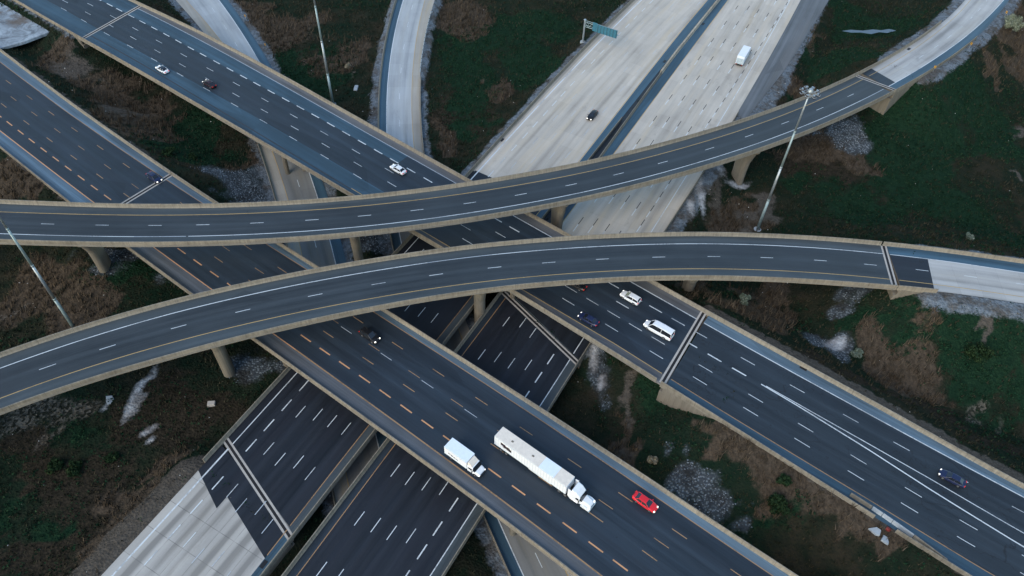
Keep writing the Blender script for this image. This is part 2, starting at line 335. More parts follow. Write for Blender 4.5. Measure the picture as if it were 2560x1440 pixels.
def sweep(rd, s0, s1, prof, mat, name, parent=None, step=3.0, base=0.0, caps=True, taper=None, **k):
    """closed profile [(off, dz)] carried along the road"""
    base = F(base); ss = srange(s0, s1, step); n = len(prof); vs = []; fs = []; uv = []
    per = [0]
    for i in range(1, n): per.append(per[-1] + math.hypot(prof[i][0] - prof[i - 1][0], prof[i][1] - prof[i - 1][1]))
    for v in ss:
        b = base(v)
        for i, (o_, z_) in enumerate(prof):
            vs.append(rd.P(v, b + o_, z_ if taper is None else taper(v, z_))); uv.append((per[i], v))
    for i in range(len(ss) - 1):
        for j in range(n):
            a = i * n + j; b_ = i * n + (j + 1) % n
            fs.append((a, b_, b_ + n, a + n))
    if caps: fs.append(tuple(range(n))[::-1]); fs.append(tuple(range((len(ss) - 1) * n, len(ss) * n)))
    return fixn(mesh(name, vs, fs, mat, parent, uv, **k))
class MB:
    """collects primitive shapes into one mesh"""
    def __init__(s): s.v = []; s.f = []
    def add(s, vs, fs): n = len(s.v); s.v += [tuple(v) for v in vs]; s.f += [tuple(i + n for i in f) for f in fs]
    def box(s, c, d, rz=0, top=1.0):
        x, y, z = d[0] / 2, d[1] / 2, d[2] / 2; vs = []
        for k in (-1, 1):
            t = top if k > 0 else 1.0
            for a, b in ((-1, -1), (1, -1), (1, 1), (-1, 1)):
                X, Y = a * x * t, b * y * t
                vs.append((c[0] + X * math.cos(rz) - Y * math.sin(rz), c[1] + X * math.sin(rz) + Y * math.cos(rz), c[2] + k * z))
        s.add(vs, [(3, 2, 1, 0), (4, 5, 6, 7), (0, 1, 5, 4), (1, 2, 6, 5), (2, 3, 7, 6), (3, 0, 4, 7)])
    def cyl(s, a, b, r0, r1=None, n=10):
        r1 = r0 if r1 is None else r1; a = Vector(a); b = Vector(b); d = (b - a).normalized()
        u = d.orthogonal().normalized(); w_ = d.cross(u); vs = []
        for p, r in ((a, r0), (b, r1)):
            for i in range(n):
                t = 2 * math.pi * i / n; vs.append(p + (u * math.cos(t) + w_ * math.sin(t)) * r)
        s.add(vs, [(i, (i + 1) % n, n + (i + 1) % n, n + i) for i in range(n)] + [tuple(range(n))[::-1], tuple(range(n, 2 * n))])
    def loft(s, rings, caps=True):
        n = len(rings[0]); vs = [p for r in rings for p in r]; fs = []
        for i in range(len(rings) - 1):
            for j in range(n): a = i * n + j; b = i * n + (j + 1) % n; fs.append((a, b, b + n, a + n))
        if caps: fs += [tuple(range(n))[::-1], tuple(range((len(rings) - 1) * n, len(rings) * n))]
        s.add(vs, fs)
    def build(s, name, mat, parent=None, smooth=False, bev=0, **k):
        o = fixn(mesh(name, s.v, s.f, mat, parent, smooth=smooth, **k))
        if bev:
            m = o.modifiers.new('bevel', 'BEVEL'); m.width = bev; m.segments = 2; m.limit_method = 'ANGLE'; m.angle_limit = R(35)
        return o
def copy_tree(o, parent=None):
    c = o.copy(); COL.objects.link(c); c.parent = parent
    for ch in [x for x in list(COL.objects) if x.parent == o]: copy_tree(ch, c)
    return c

# ------------------------------------------------------------------ materials
class NM:
    def __init__(s, name, rough=.8, spec=.3, metal=0.0):
        s.m = bpy.data.materials.new(name); s.m.use_nodes = True; s.t = s.m.node_tree; s.b = s.t.nodes['Principled BSDF']
        s.b.inputs['Roughness'].default_value = rough; s.b.inputs['Specular IOR Level'].default_value = spec; s.b.inputs['Metallic'].default_value = metal
    def n(s, t, **k):
        x = s.t.nodes.new(t)
        for a, b in k.items(): setattr(x, a, b)
        return x
    def L(s, a, b): s.t.links.new(a, b)
    def math(s, op, a, b=None, c=None, clamp=False):
        x = s.n('ShaderNodeMath', operation=op, use_clamp=clamp)
        for i, v in enumerate((a, b, c)):
            if v is None: continue
            if isinstance(v, (int, float)): x.inputs[i].default_value = v
            else: s.L(v, x.inputs[i])
        return x.outputs[0]
    def noise(s, co, scale, detail=4, rough=.6, dist=0.0):
        x = s.n('ShaderNodeTexNoise'); x.inputs['Scale'].default_value = scale; x.inputs['Detail'].default_value = detail
        x.inputs['Roughness'].default_value = rough; x.inputs['Distortion'].default_value = dist; s.L(co, x.inputs['Vector']); return x.outputs['Fac']
    def ramp(s, f, lo, hi, a=0.0, b=1.0):
        x = s.n('ShaderNodeMapRange'); x.inputs[1].default_value = lo; x.inputs[2].default_value = hi; x.inputs[3].default_value = a; x.inputs[4].default_value = b
        s.L(f, x.inputs[0]); return x.outputs[0]
    def mapping(s, co, sc):
        x = s.n('ShaderNodeMapping'); x.inputs['Scale'].default_value = sc; s.L(co, x.inputs[0]); return x.outputs[0]
    def mix(s, f, a, b, mode='MIX'):
        x = s.n('ShaderNodeMix', data_type='RGBA', blend_type=mode); x.clamp_factor = True
        for i, v in ((0, f), (6, a), (7, b)):
            if isinstance(v, (int, float)): x.inputs[i].default_value = v
            elif isinstance(v, tuple): x.inputs[i].default_value = v + (1,) if len(v) == 3 else v
            else: s.L(v, x.inputs[i])
        return x.outputs[2]
    def out(s, c): s.L(c, s.b.inputs['Base Color']); return s.m
    def bump(s, h, d=.05, st=.5):
        x = s.n('ShaderNodeBump'); x.inputs['Distance'].default_value = d; x.inputs['Strength'].default_value = st; s.L(h, x.inputs['Height']); s.L(x.outputs[0], s.b.inputs['Normal'])
def flat(name, c, rough=.6, spec=.4, metal=0.0, var=.15, emit=None, coat=0):
    m = NM(name, rough, spec, metal); g = m.n('ShaderNodeNewGeometry').outputs['Position']
    f = m.noise(g, 1.7, 5); col = m.mix(m.ramp(f, .3, .7), tuple(x * (1 - var) for x in c), tuple(min(1, x * (1 + var)) for x in c))
    if coat: m.b.inputs['Coat Weight'].default_value = coat; m.b.inputs['Coat Roughness'].default_value = .08
    if emit: m.b.inputs['Emission Color'].default_value = emit[0] + (1,); m.b.inputs['Emission Strength'].default_value = emit[1]
    return m.out(col)
def asphalt(name, c, lane=3.55, u0=0.0, streak=.35, cracks=0.0, warm=(0.0, 0.0, 0.0), rough=.58, spec=.38):
    """asphalt: wheel tracks and oil streaks run along v, u is metres across"""
    m = NM(name, rough, spec); uv = m.n('ShaderNodeUVMap').outputs[0]
    sx = m.n('ShaderNodeSeparateXYZ'); m.L(uv, sx.inputs[0]); u, v = sx.outputs[0], sx.outputs[1]
    st = m.noise(m.mapping(uv, (.9, .022, 1)), 1.0, 5, .65); st2 = m.noise(m.mapping(uv, (3.5, .06, 1)), 1.0, 3)
    big = m.noise(m.mapping(uv, (.10, .05, 1)), 1.0, 4); fine = m.noise(uv, 5.0, 4, .7)
    # two wheel tracks and one oil band in every lane
    ph = m.math('MULTIPLY', m.math('ADD', u, u0), 2 * math.pi / lane)
    oil = m.math('MULTIPLY_ADD', m.math('COSINE', ph), .5, .5); tr = m.math('MULTIPLY_ADD', m.math('COSINE', m.math('MULTIPLY', ph, 2.0)), .5, .5)
    k = m.math('ADD', m.math('MULTIPLY', m.ramp(st, .3, .7, -1, 1), streak), m.math('MULTIPLY', m.ramp(st2, .3, .7, -1, 1), streak * .35))
    k = m.math('ADD', k, m.math('MULTIPLY', m.ramp(big, .3, .7, -1, 1), .34)); k = m.math('ADD', k, m.math('MULTIPLY', m.ramp(fine, .3, .7, -1, 1), .12))
    k = m.math('SUBTRACT', k, m.math('MULTIPLY', oil, .30 * (streak > .1))); k = m.math('ADD', k, m.math('MULTIPLY', tr, .22))
    lo = tuple(x * .32 for x in c); hi = tuple(x * 1.85 + .004 for x in c)
    col = m.mix(m.ramp(k, -1.1, 1.1), lo, hi)
    col = m.mix(m.ramp(m.noise(m.mapping(uv, (.25, .012, 1)), 1.0, 3), .45, .65, 0, .5), col, tuple(a + b for a, b in zip(c, warm)))
    seam = m.math('ABSOLUTE', m.math('SUBTRACT', m.math('FRACT', m.math('DIVIDE', m.math('ADD', u, u0 + 40 * lane), lane)), .5))
    seam = m.math('MULTIPLY', m.ramp(seam, .483, .5), m.ramp(m.noise(m.mapping(uv, (.3, .04, 1)), 1.0, 3), .42, .58))
    col = m.mix(m.math('MULTIPLY', seam, .55), col, (.008, .009, .011))
    pt = m.n('ShaderNodeTexVoronoi'); pt.inputs['Scale'].default_value = 1.0; m.L(m.mapping(uv, (.14, .035, 1)), pt.inputs['Vector']); ps = m.n('ShaderNodeSeparateColor'); m.L(pt.outputs['Color'], ps.inputs[0])
    col = m.mix(m.ramp(ps.outputs[0], .86, .90, 0, .35), col, tuple(x * .5 for x in c))
    spots = m.ramp(m.noise(uv, .9, 3, .5), .70, .78, 0, .6); col = m.mix(spots, col, tuple(x * .4 for x in c))
    if cracks:
        vo = m.n('ShaderNodeTexVoronoi', feature='DISTANCE_TO_EDGE'); vo.inputs['Scale'].default_value = 1.0
        wob = m.n('ShaderNodeVectorMath', operation='ADD'); nz = m.n('ShaderNodeTexNoise'); nz.inputs['Scale'].default_value = .6; m.L(uv, nz.inputs['Vector'])
        sc = m.n('ShaderNodeVectorMath', operation='SCALE'); sc.inputs[3].default_value = 1.6; m.L(nz.outputs['Color'], sc.inputs[0]); m.L(uv, wob.inputs[0]); m.L(sc.outputs[0], wob.inputs[1])
        m.L(m.mapping(wob.outputs[0], (.27, .085, 1)), vo.inputs['Vector'])
        cr = m.math('MULTIPLY', m.ramp(vo.outputs['Distance'], 0.0, .022, 1, 0), m.ramp(m.noise(uv, .09, 3), .45, .55))
        col = m.mix(m.math('MULTIPLY', cr, cracks), col, (.008, .008, .010))
    m.bump(fine, .01, .4); m.L(m.ramp(st, .3, .7, rough - .12, rough + .1), m.b.inputs['Roughness'])
    return m.out(col)
def pavement(name, c, lane=3.55, u0=0.0, slab=4.6, dirt=.3, jw=.05, jd=.45, tan=0.3):
    """jointed concrete slabs with oil bands along the lanes"""
    m = NM(name, .75, .3); uv = m.n('ShaderNodeUVMap').outputs[0]
    sx = m.n('ShaderNodeSeparateXYZ'); m.L(uv, sx.inputs[0]); u, v = sx.outputs[0], sx.outputs[1]
    uu = m.math('DIVIDE', m.math('ADD', u, u0 + lane * 40), lane); vv = m.math('DIVIDE', v, slab)
    ju = m.math('ABSOLUTE', m.math('SUBTRACT', m.math('FRACT', uu), .5)); jv = m.math('ABSOLUTE', m.math('SUBTRACT', m.math('FRACT', vv), .5))
    j = m.math('MAXIMUM', m.ramp(ju, .5 - jw / lane, .5, 0, .8), m.ramp(jv, .5 - jw / slab, .5, 0, 1))
    j = m.math('MULTIPLY', j, m.ramp(m.noise(uv, .35, 3), .35, .6, .25, 1))
    cb = m.n('ShaderNodeCombineXYZ'); m.L(m.math('FLOOR', uu), cb.inputs[0]); m.L(m.math('FLOOR', vv), cb.inputs[1])
    wn = m.n('ShaderNodeTexWhiteNoise', noise_dimensions='2D'); m.L(cb.outputs[0], wn.inputs['Vector'])
    st = m.noise(m.mapping(uv, (.8, .02, 1)), 1.0, 5, .62); big = m.noise(m.mapping(uv, (.12, .04, 1)), 1.0, 5); fine = m.noise(uv, 3.0, 5, .7)
    ph = m.math('MULTIPLY', m.math('SUBTRACT', m.math('FRACT', uu), .5), 2 * math.pi)
    oil = m.math('POWER', m.math('MULTIPLY_ADD', m.math('COSINE', ph), .5, .5), 2.0)
    k = m.math('ADD', m.math('MULTIPLY', m.ramp(st, .3, .7, -1, 1), .30), m.math('MULTIPLY', m.ramp(big, .3, .7, -1, 1), .42))
    k = m.math('ADD', k, m.math('MULTIPLY', m.ramp(fine, .3, .7, -1, 1), .12)); k = m.math('ADD', k, m.math('MULTIPLY', m.math('SUBTRACT', wn.outputs['Value'], .5), .30))
    k = m.math('SUBTRACT', k, m.math('MULTIPLY', m.math('MULTIPLY', oil, m.ramp(m.noise(m.mapping(uv, (.3, .018, 1)), 1.0, 4), .42, .62)), dirt * 2.2))
    col = m.mix(m.ramp(k, -1.2, 1.0), tuple(x * .55 for x in c), tuple(x * 1.25 for x in c))
    col = m.mix(m.ramp(m.noise(m.mapping(uv, (.5, .03, 1)), 1.0, 3), .5, .68, 0, tan), col, (c[0] * 1.02, c[1] * .93, c[2] * .78))
    blot = m.ramp(m.noise(m.mapping(uv, (.20, .09, 1)), 1.0, 5, .7), .60, .74, 0, .55); col = m.mix(blot, col, tuple(x * .5 for x in c))
    col = m.mix(m.math('MULTIPLY', j, jd), col, (.06, .06, .06)); m.bump(fine, .01, .3)
    return m.out(col)
def concrete(name, c, stain=.4, vert=True):
    m = NM(name, .85, .2); g = m.n('ShaderNodeNewGeometry').outputs['Position']
    a = m.noise(m.mapping(g, (1.6, 1.6, .12 if vert else 1.6)), 1.0, 5, .7); b = m.noise(g, .15, 4); f = m.noise(g, 6.0, 4, .7)
    k = m.math('ADD', m.math('MULTIPLY', m.ramp(a, .3, .7, -1, 1), stain), m.math('MULTIPLY', m.ramp(b, .3, .7, -1, 1), stain * .7)); k = m.math('ADD', k, m.math('MULTIPLY', m.ramp(f, .3, .7, -1, 1), .15))
    m.bump(f, .02, .4)
    return m.out(m.mix(m.ramp(k, -1, 1), tuple(x * .55 for x in c), tuple(min(1, x * 1.35) for x in c)))
def parapet_mat(name, c):
    """cast barrier: UV v is metres along, dark joints every 6 m, streaky weathering"""
    m = NM(name, .85, .2); uv = m.n('ShaderNodeUVMap').outputs[0]; sx = m.n('ShaderNodeSeparateXYZ'); m.L(uv, sx.inputs[0])
    a = m.noise(m.mapping(uv, (.25, 1.5, 1)), 1.0, 5, .75); b = m.noise(m.mapping(uv, (.8, .07, 1)), 1.0, 4); f = m.noise(uv, 7.0, 4, .7)
    k = m.math('ADD', m.math('MULTIPLY', m.ramp(a, .3, .7, -1, 1), .75), m.math('MULTIPLY', m.ramp(b, .3, .7, -1, 1), .6)); k = m.math('ADD', k, m.math('MULTIPLY', m.ramp(f, .3, .7, -1, 1), .3))
    col = m.mix(m.ramp(k, -1, 1), tuple(x * .6 for x in c), tuple(x * 1.35 for x in c))
    jv = m.math('ABSOLUTE', m.math('SUBTRACT', m.math('FRACT', m.math('DIVIDE', sx.outputs[1], 6.1)), .5))
    col = m.mix(m.ramp(jv, .492, .5, 0, .6), col, (.03, .028, .025)); m.bump(f, .02, .4)
    return m.out(col)
def paint(name, c, wear=.5):
    m = NM(name, .6, .4); g = m.n('ShaderNodeNewGeometry').outputs['Position']
    f = m.noise(g, 2.5, 5, .75); f2 = m.noise(g, .12, 3)
    k = m.math('ADD', m.ramp(f, .35, .7, 0, 1), m.ramp(f2, .4, .7, -.4, .5))
    return m.out(m.mix(m.math('MULTIPLY', m.ramp(k, .35, .9), wear), c, tuple(x * .25 for x in c)))

M = {}
M['asp_ramp'] = asphalt('asphalt_ramp', (.027,.035,.042), lane=3.5, u0=1.6, streak=0.42)
M['asp_shoulder'] = asphalt('asphalt_shoulder', (.046,.060,.069), streak=.22)
M['asp_dark'] = asphalt('asphalt_dark', (.009,.013,.020), lane=3.5, u0=1.2, streak=0.52, warm=(.004, .001, .001))
M['asp_main'] = asphalt('asphalt_main', (.016,.026,.038), lane=3.4, u0=1.7, streak=0.51, warm=(.005, .002, .001))
M['asp_cracked'] = asphalt('asphalt_cracked', (.017,.025,.034), lane=3.6, u0=1.8, streak=0.45, cracks=.85)
M['asp_blue'] = asphalt('asphalt_shoulder_blue', (.036,.080,.118), streak=0.45)  # blue shoulder asphalt, saturation raised to carry painted sky sheen
M['shoulder'] = asphalt('worn_sheen_shoulder', (.080,.130,.175), streak=0.63, warm=(.02, .005, -.01))  # worn asphalt; blue sheen of the sky put into the base colour
M['shoulder_dim'] = asphalt('worn_shoulder_grey', (.090,.098,.108), streak=.45, warm=(.03, .015, 0))
M['asp_light'] = asphalt('asphalt_light_lane', (.028,.062,.092), lane=3.5, u0=1.6, streak=0.48)  # paler asphalt, bluish sky reflection painted into the colour
M['pave_n'] = pavement('concrete_pavement', (.49,.455,.40), lane=3.52, slab=6.1, dirt=.34, jd=.25, tan=.55)
M['pave_s'] = pavement('concrete_slabs', (.40,.39,.365), lane=3.45, slab=5.5, dirt=1.0, jw=.09, jd=.7, tan=.15)
M['pave_ramp'] = pavement('concrete_ramp', (.40,.405,.40), lane=3.6, slab=5.0, dirt=.5, jw=.06, jd=.3)
M['pave_shaded'] = pavement('concrete_shaded', (.20, .205, .20), lane=3.7, slab=6.1, dirt=.35, jd=.25, tan=.6)  # dirtier concrete, with the shade beneath the bridges put into its colour
M['pave_low'] = pavement('concrete_low_ramp', (.38,.41,.43), lane=3.7, slab=6.1, dirt=.35, jd=.15)
M['pave_tan'] = pavement('concrete_shoulder', (.34, .325, .29), lane=20, slab=6.1, dirt=.0, jd=.25, tan=.9)
M['parapet'] = parapet_mat('barrier_concrete', (.215,.195,.158))
M['parapet_pale'] = parapet_mat('barrier_concrete_pale', (.36,.32,.255))
M['conc'] = concrete('concrete_weathered', (.185,.168,.137), .45)
M['conc_dark'] = concrete('girder_concrete', (.20, .19, .17), .3)
M['conc_new'] = concrete('concrete_new', (.32,.36,.39), .2)
M['steel_strip'] = flat('joint_steel', (.30, .32, .35), .5, .5, .3)
M['joint_seal'] = flat('joint_seal', (.012, .012, .014), .8)
M['joint_conc'] = concrete('joint_header', (.40,.38,.35), .3, False)
M['white'] = paint('white_paint', (.58,.63,.66), .55)
M['white_worn'] = paint('white_paint_worn', (.42, .47, .52), .5)
M['yellow'] = paint('yellow_paint', (.44, .30, .12), .4)
M['orange'] = paint('orange_paint', (.56,.29,.14), .3)
M['orange_worn'] = paint('orange_paint_worn', (.33,.20,.10), .5)
M['blackp'] = paint('black_contrast_paint', (.035, .038, .045), .4)
M['galv'] = flat('galvanised_steel', (.36,.41,.44), .45, .5, .6)
M['galv_green'] = flat('green_grey_steel', (.27,.36,.38), .5, .5, .35)
M['dark'] = flat('black_plastic', (.012, .012, .014), .5)
M['rubber'] = flat('tyre_rubber', (.015, .015, .016), .85)
M['alloy'] = flat('wheel_alloy', (.35, .36, .38), .35, .5, .8)
M['chrome'] = flat('chrome', (.6, .62, .65), .2, .5, .9)
M['glass'] = flat('tinted_glass', (.010, .014, .020), .06, .6, 0, .0, coat=.4)
M['red_lens'] = flat('red_lens', (.35, .012, .012), .25, .5, emit=((1, .05, .03), .25))
M['red_lit'] = flat('red_lens_lit', (.5, .02, .02), .25, .5, emit=((1, .08, .05), .08))
M['lamp'] = flat('headlamp_lens', (.8, .8, .78), .15, .5, emit=((1, .95, .85), .5))
M['lamp_lit'] = flat('headlamp_lens_lit', (.9, .88, .8), .15, .5, emit=((1, .93, .80), .9))
M['green_sign'] = flat('sign_back', (.045, .17, .24), .5, .4, .2)
M['sign_yellow'] = flat('sign_yellow', (.50, .28, .05), .5, .4, emit=None)
M['red_paint'] = flat('red_plastic', (.16,.02,.015), .5)

# ------------------------------------------------------------------ road surfaces
MK = {}
def marking(rd, segs, off, w_, mat, parent, name='lane_marking', dz=.012, kind=None):
    """segs: list of (s0, s1); one mesh for one painted line"""
    off = F(off); vs = []; fs = []
    for a, b in segs:
        ss = srange(a, b, 3.0)
        base = len(vs)
        for v in ss:
            o_ = off(v); vs.append(rd.P(v, o_ + w_ / 2, dz)); vs.append(rd.P(v, o_ - w_ / 2, dz))
        for i in range(len(ss) - 1):
            j = base + 2 * i; fs.append((j, j + 1, j + 3, j + 2))
    o = mesh(name, vs, fs, mat, parent, kind=kind)
    if o.data.polygons[0].normal.z < 0: o.data.flip_normals()
    return o
def fill(an, p, lo, hi):
    """dash centres from measured ones: gaps filled, both ends continued"""
    an = sorted(an); out = [an[0]]
    for a, b in zip(an[:-1], an[1:]):
        n = max(1, round((b - a) / p))
        for i in range(1, n + 1): out.append(a + (b - a) * i / n)
    while out[0] - p > lo: out.insert(0, out[0] - p)
    while out[-1] + p < hi: out.append(out[-1] + p)
    return [s for s in out if lo <= s <= hi]
def dashes(rd, an, p, lo, hi, off, parent, L=3.05, w_=.13, mat='white', black=0, skip=(), **k):
    cs = [c for c in fill(an, p, lo, hi) if not any(a < c < b for a, b in skip)]
    if not cs: return
    if black:
        marking(rd, [(c - L, c) for c in cs], off, w_, M['blackp'], parent, **k); marking(rd, [(c, c + L) for c in cs], off, w_, M[mat], parent, **k)
    else: marking(rd, [(c - L / 2, c + L / 2) for c in cs], off, w_, M[mat], parent, **k)
BW = .40
def barrier(rd, s0, s1, base, side, parent, bridge=True, name='barrier', **k):
    """F-shape barrier; inner face foot at offset base, grows outward (side +1 left, -1 right)"""
    lo = -.48 if bridge else -.9
    pr = [(0, -.02), (.03, .08), (.16, .33), (.22, 1.07), (BW, 1.07), (BW, lo), (.12 if bridge else 0, lo)]
    pr = [(side * a, b) for a, b in pr]
    return sweep(rd, s0, s1, pr, M['parapet'], name, parent, base=base, step=3.0, **k)
def median(rd, s0, s1, base, parent, name='barrier', **k):
    pr = [(-.48, -.5), (-.48, .06), (-.36, .3), (-.27, 1.07), (.27, 1.07), (.36, .3), (.48, .06), (.48, -.5)]
    return sweep(rd, s0, s1, pr, M['parapet_pale'], name, parent, base=base, step=3.0, **k)
def joint(rd, sa, sb, oa, ob, parent, gap=.55, wid=.42):
    """expansion joint: two pale headers and a dark seal between, possibly skewed"""
    e = empty('expansion_joint', parent=parent)
    o1 = strip(rd, sa - gap / 2 - wid, sa - gap / 2, oa, ob, .016, M['joint_conc'], 'joint_header', e, s0b=sb - gap / 2 - wid, s1b=sb - gap / 2)
    o2 = strip(rd, sa + gap / 2, sa + gap / 2 + wid, oa, ob, .016, M['joint_conc'], 'joint_header', e, s0b=sb + gap / 2, s1b=sb + gap / 2 + wid)
    o3 = strip(rd, sa - gap / 2, sa + gap / 2, oa, ob, .017, M['joint_seal'], 'joint_seal', e, s0b=sb - gap / 2, s1b=sb + gap / 2)
def deck(rd, s0, s1, oa, ob, parent, ng, depth=1.5, s0b=None, s1b=None):
    """slab with girders below, overhanging on both sides; ends may be skewed"""
    oa, ob = F(oa), F(ob); s0b = s0 if s0b is None else s0b; s1b = s1 if s1b is None else s1b
    n = max(2, int(abs(s1 - s0) / 4)); vs = []; fs = []
    for i in range(n + 1):
        t = i / n
        for q, dz in ((0, -.02), (1, -.02), (1, -.3), (0, -.3)):
            v = (s0 + (s1 - s0) * t) * (1 - q) + (s0b + (s1b - s0b) * t) * q
            vs.append(rd.P(v, oa(v) if q == 0 else ob(v), dz))
    for i in range(n):
        for j in range(4): a = 4 * i + j; b = 4 * i + (j + 1) % 4; fs.append((a, b, b + 4, a + 4))
    fs += [(0, 1, 2, 3), tuple(4 * n + j for j in (3, 2, 1, 0))]
    fixn(mesh('deck', vs, fs, M['conc_dark'], parent))
    for g in range(ng):
        q = (g + .5) / ng * .86 + .07; of = mix(oa, ob, q); a = s0 * (1 - q) + s0b * q; b = s1 * (1 - q) + s1b * q
        sweep(rd, a + .4, b - .4, [(-.45, -.3), (-.45, -.5), (-.1, -.6), (-.1, -depth + .1), (-.35, -depth), (-.35, -depth - .2), (.35, -depth - .2), (.35, -depth), (.1, -depth + .1), (.1, -.6), (.45, -.5), (.45, -.3)], M['conc_dark'], 'girder', parent, base=of, step=6)
def hammer_pier(rd, s, off, zb, parent, wt=7.5, wb=3.6, th=2.0, drop=1.7, skew=0.0):
    """solid tapered pier: round-ended stem flaring into a cap across the road"""
    zt = rd.P(s, off)[2] - drop; c = rd.P(s, off); h = rd.head(s) + math.pi / 2 + skew
    e = empty('pier', parent=parent)
    def ring(w_, t, z, n=8):
        pts = []
        for sg in (1, -1):
            for i in range(n + 1):
                a = -math.pi / 2 + math.pi * i / n
                x = sg * (w_ / 2 - t / 2) + sg * math.cos(a) * t / 2; y = sg * math.sin(a) * t / 2
                pts.append((c[0] + x * math.cos(h) - y * math.sin(h), c[1] + x * math.sin(h) + y * math.cos(h), z))
        return pts
    H = zt - zb; m = MB()
    m.loft([ring(wb, th, zb - .5), ring(wb, th, zb + H * .35), ring(wb * 1.1, th, zb + H * .6), ring(wt * .82, th, zt - 1.2)])
    m.build('pier_stem', M['conc'], e)
    m = MB(); m.loft([ring(wt * .83, th + .1, zt - 1.25), ring(wt, th + .2, zt - .5), ring(wt, th + .2, zt)]); m.build('pier_cap', M['conc'], e)
    return e
def column_pier(rd, s, oa, ob, n, zb, parent, r=.65, drop=1.7, skew=0.0):
    """row of round columns under a cap beam"""
    e = empty('pier', parent=parent); P0 = Vector(rd.P(s + skew, oa)); P1 = Vector(rd.P(s - skew, ob)); zt = P0.z - drop
    m = MB(); c = (P0 + P1) / 2; d = P1 - P0; m.box((c.x, c.y, zt - .6), (d.xy.length, 1.5, 1.2), math.atan2(d.y, d.x)); m.build('pier_cap', M['conc'], e)
    for i in range(n):
        q = P0.lerp(P1, (i + .5) / n); m = MB(); m.cyl((q.x, q.y, zb - .5), (q.x, q.y, zt - 1.2), r, n=14); m.build('pier_column', M['conc'], e, smooth=False)
def abutment(rd, s, sgn, oa, ob, zb, parent, sb=None, wing=9.0, wl=1, wr=1):
    """back wall under the deck end and a sloping wing wall along each side; sgn: direction away from the bridge"""
    sb = s if sb is None else sb; e = empty('abutment', parent=parent)
    m = MB(); A = Vector(rd.P(s, oa(s))); B = Vector(rd.P(sb, ob(sb))); tx = Vector((math.cos(rd.head(s)), math.sin(rd.head(s)), 0)) * sgn
    zt = A.z - .32
    for q0, q1, z0, z1, t0, t1 in ((A, B, zb - 1, zt - 1.7, -.6, 1.6), (A, B, zt - 1.7, zt, .5, 1.6)):
        a0 = q0 + tx * t0; a1 = q0 + tx * t1; b0 = q1 + tx * t0; b1 = q1 + tx * t1
        m.add([(p.x, p.y, z) for z in (z0, z1) for p in (a0, a1, b1, b0)], [(3, 2, 1, 0), (4, 5, 6, 7), (0, 1, 5, 4), (1, 2, 6, 5), (2, 3, 7, 6), (3, 0, 4, 7)])
    m.build('back_wall', M['conc'], e)
    for flag, P0, o_, sd in ((wl, A, oa, 1), (wr, B, ob, -1)):
        if not flag: continue
        ss = s if sd == 1 else sb; nb = 5; vs = []
        for i in range(nb + 1):
            t = i / nb * wing; v = ss + sgn * t
            for oo in (0.04, .4):
                x, y, z = rd.P(v, o_(v) - sd * oo)
                lowz = zb - 1 + (z - .9 - zb + 1) * min(1, (t / wing) ** .8)
                vs += [(x, y, lowz), (x, y, z - .60)]
        fs = []
        for i in range(nb):
            a = i * 4; b = a + 4
            fs += [(a, b, b + 1, a + 1), (a + 2, a + 3, b + 3, b + 2), (a + 1, b + 1, b + 3, a + 3), (a, a + 2, b + 2, b)]
        fs += [(0, 1, 3, 2), (nb * 4, nb * 4 + 2, nb * 4 + 3, nb * 4 + 1)]
        fixn(mesh('wing_wall', vs, fs, M['conc'], e))

r2, r3, r4, r5, r6, r7, rw, re_ = (RDS[k] for k in ('R2', 'R3', 'R4', 'R5', 'R6', 'R7', 'R1W', 'R1E'))
AT = []      # at-grade pieces that shape the terrain: (road, s0, s1, offset a, offset b, verge)
def road_base(rd, s0, s1, oa, ob, name, s0b=None, s1b=None):
    return strip(rd, s0, s1, oa, ob, 0.0, M['asp_shoulder'], name, kind='structure', s0b=s0b, s1b=s1b)

# ---- R3: upper curved ramp
L3, l3, q3, R3_ = r3.o('L'), F(0.0), r3.o('r'), plus(r3.o('R'), .45)
def ramp_surface(rd, s0, s1, eL, l, r, eR, parent, kind=None, lm='asp_ramp', sL='asp_shoulder', sR='asp_shoulder', s1b=None, s0b=None, nm=('lane_surface', 'shoulder')):
    def S(v0, v1, t): return None
    def at(a, b, v, o): return a
    s1b = s1 if s1b is None else s1b; s0b = s0 if s0b is None else s0b
    W = eL(s0) - eR(s0)
    f = lambda o: (eL(s0) - o(s0)) / W
    seq = [(eL, l, sL, nm[1]), (l, r, lm, nm[0]), (r, eR, sR, nm[1])]
    for a, b, mt, n_ in seq:
        fa, fb = f(a), f(b)
        strip(rd, s0 + (s0b - s0) * fa, s1 + (s1b - s1) * fa, a, b, .004, M[mt], n_, parent, s0b=s0 + (s0b - s0) * fb, s1b=s1 + (s1b - s1) * fb, kind=kind)
B3 = empty('overpass_bridge', r3.P(200, -4, -21)[:2] + (0,), label='upper curved ramp bridge sweeping from the left edge up to the top right', cat='bridge', group='flyover bridges')
def local(parent):
    """children were built in world coordinates: keep them there"""
    for o in [x for x in COL.objects if x.parent == parent]: o.matrix_parent_inverse = Matrix.Translation(-Vector(parent.location))
JB = 325.5
deck(r3, 4, JB, plus(L3, .42), plus(R3_, -.42), B3, 5)
ramp_surface(r3, 4, JB, L3, l3, q3, R3_, B3)
barrier(r3, 4, JB, L3, 1, B3); barrier(r3, 4, JB, R3_, -1, B3)
marking(r3, [(4, JB)], -.05, .17, M['yellow'], B3)
marking(r3, [(4, 122), (133.5, 314)], q3, .17, M['white'], B3); marking(r3, [(122, 133), (314, 325)], q3, .15, M['white_worn'], B3)
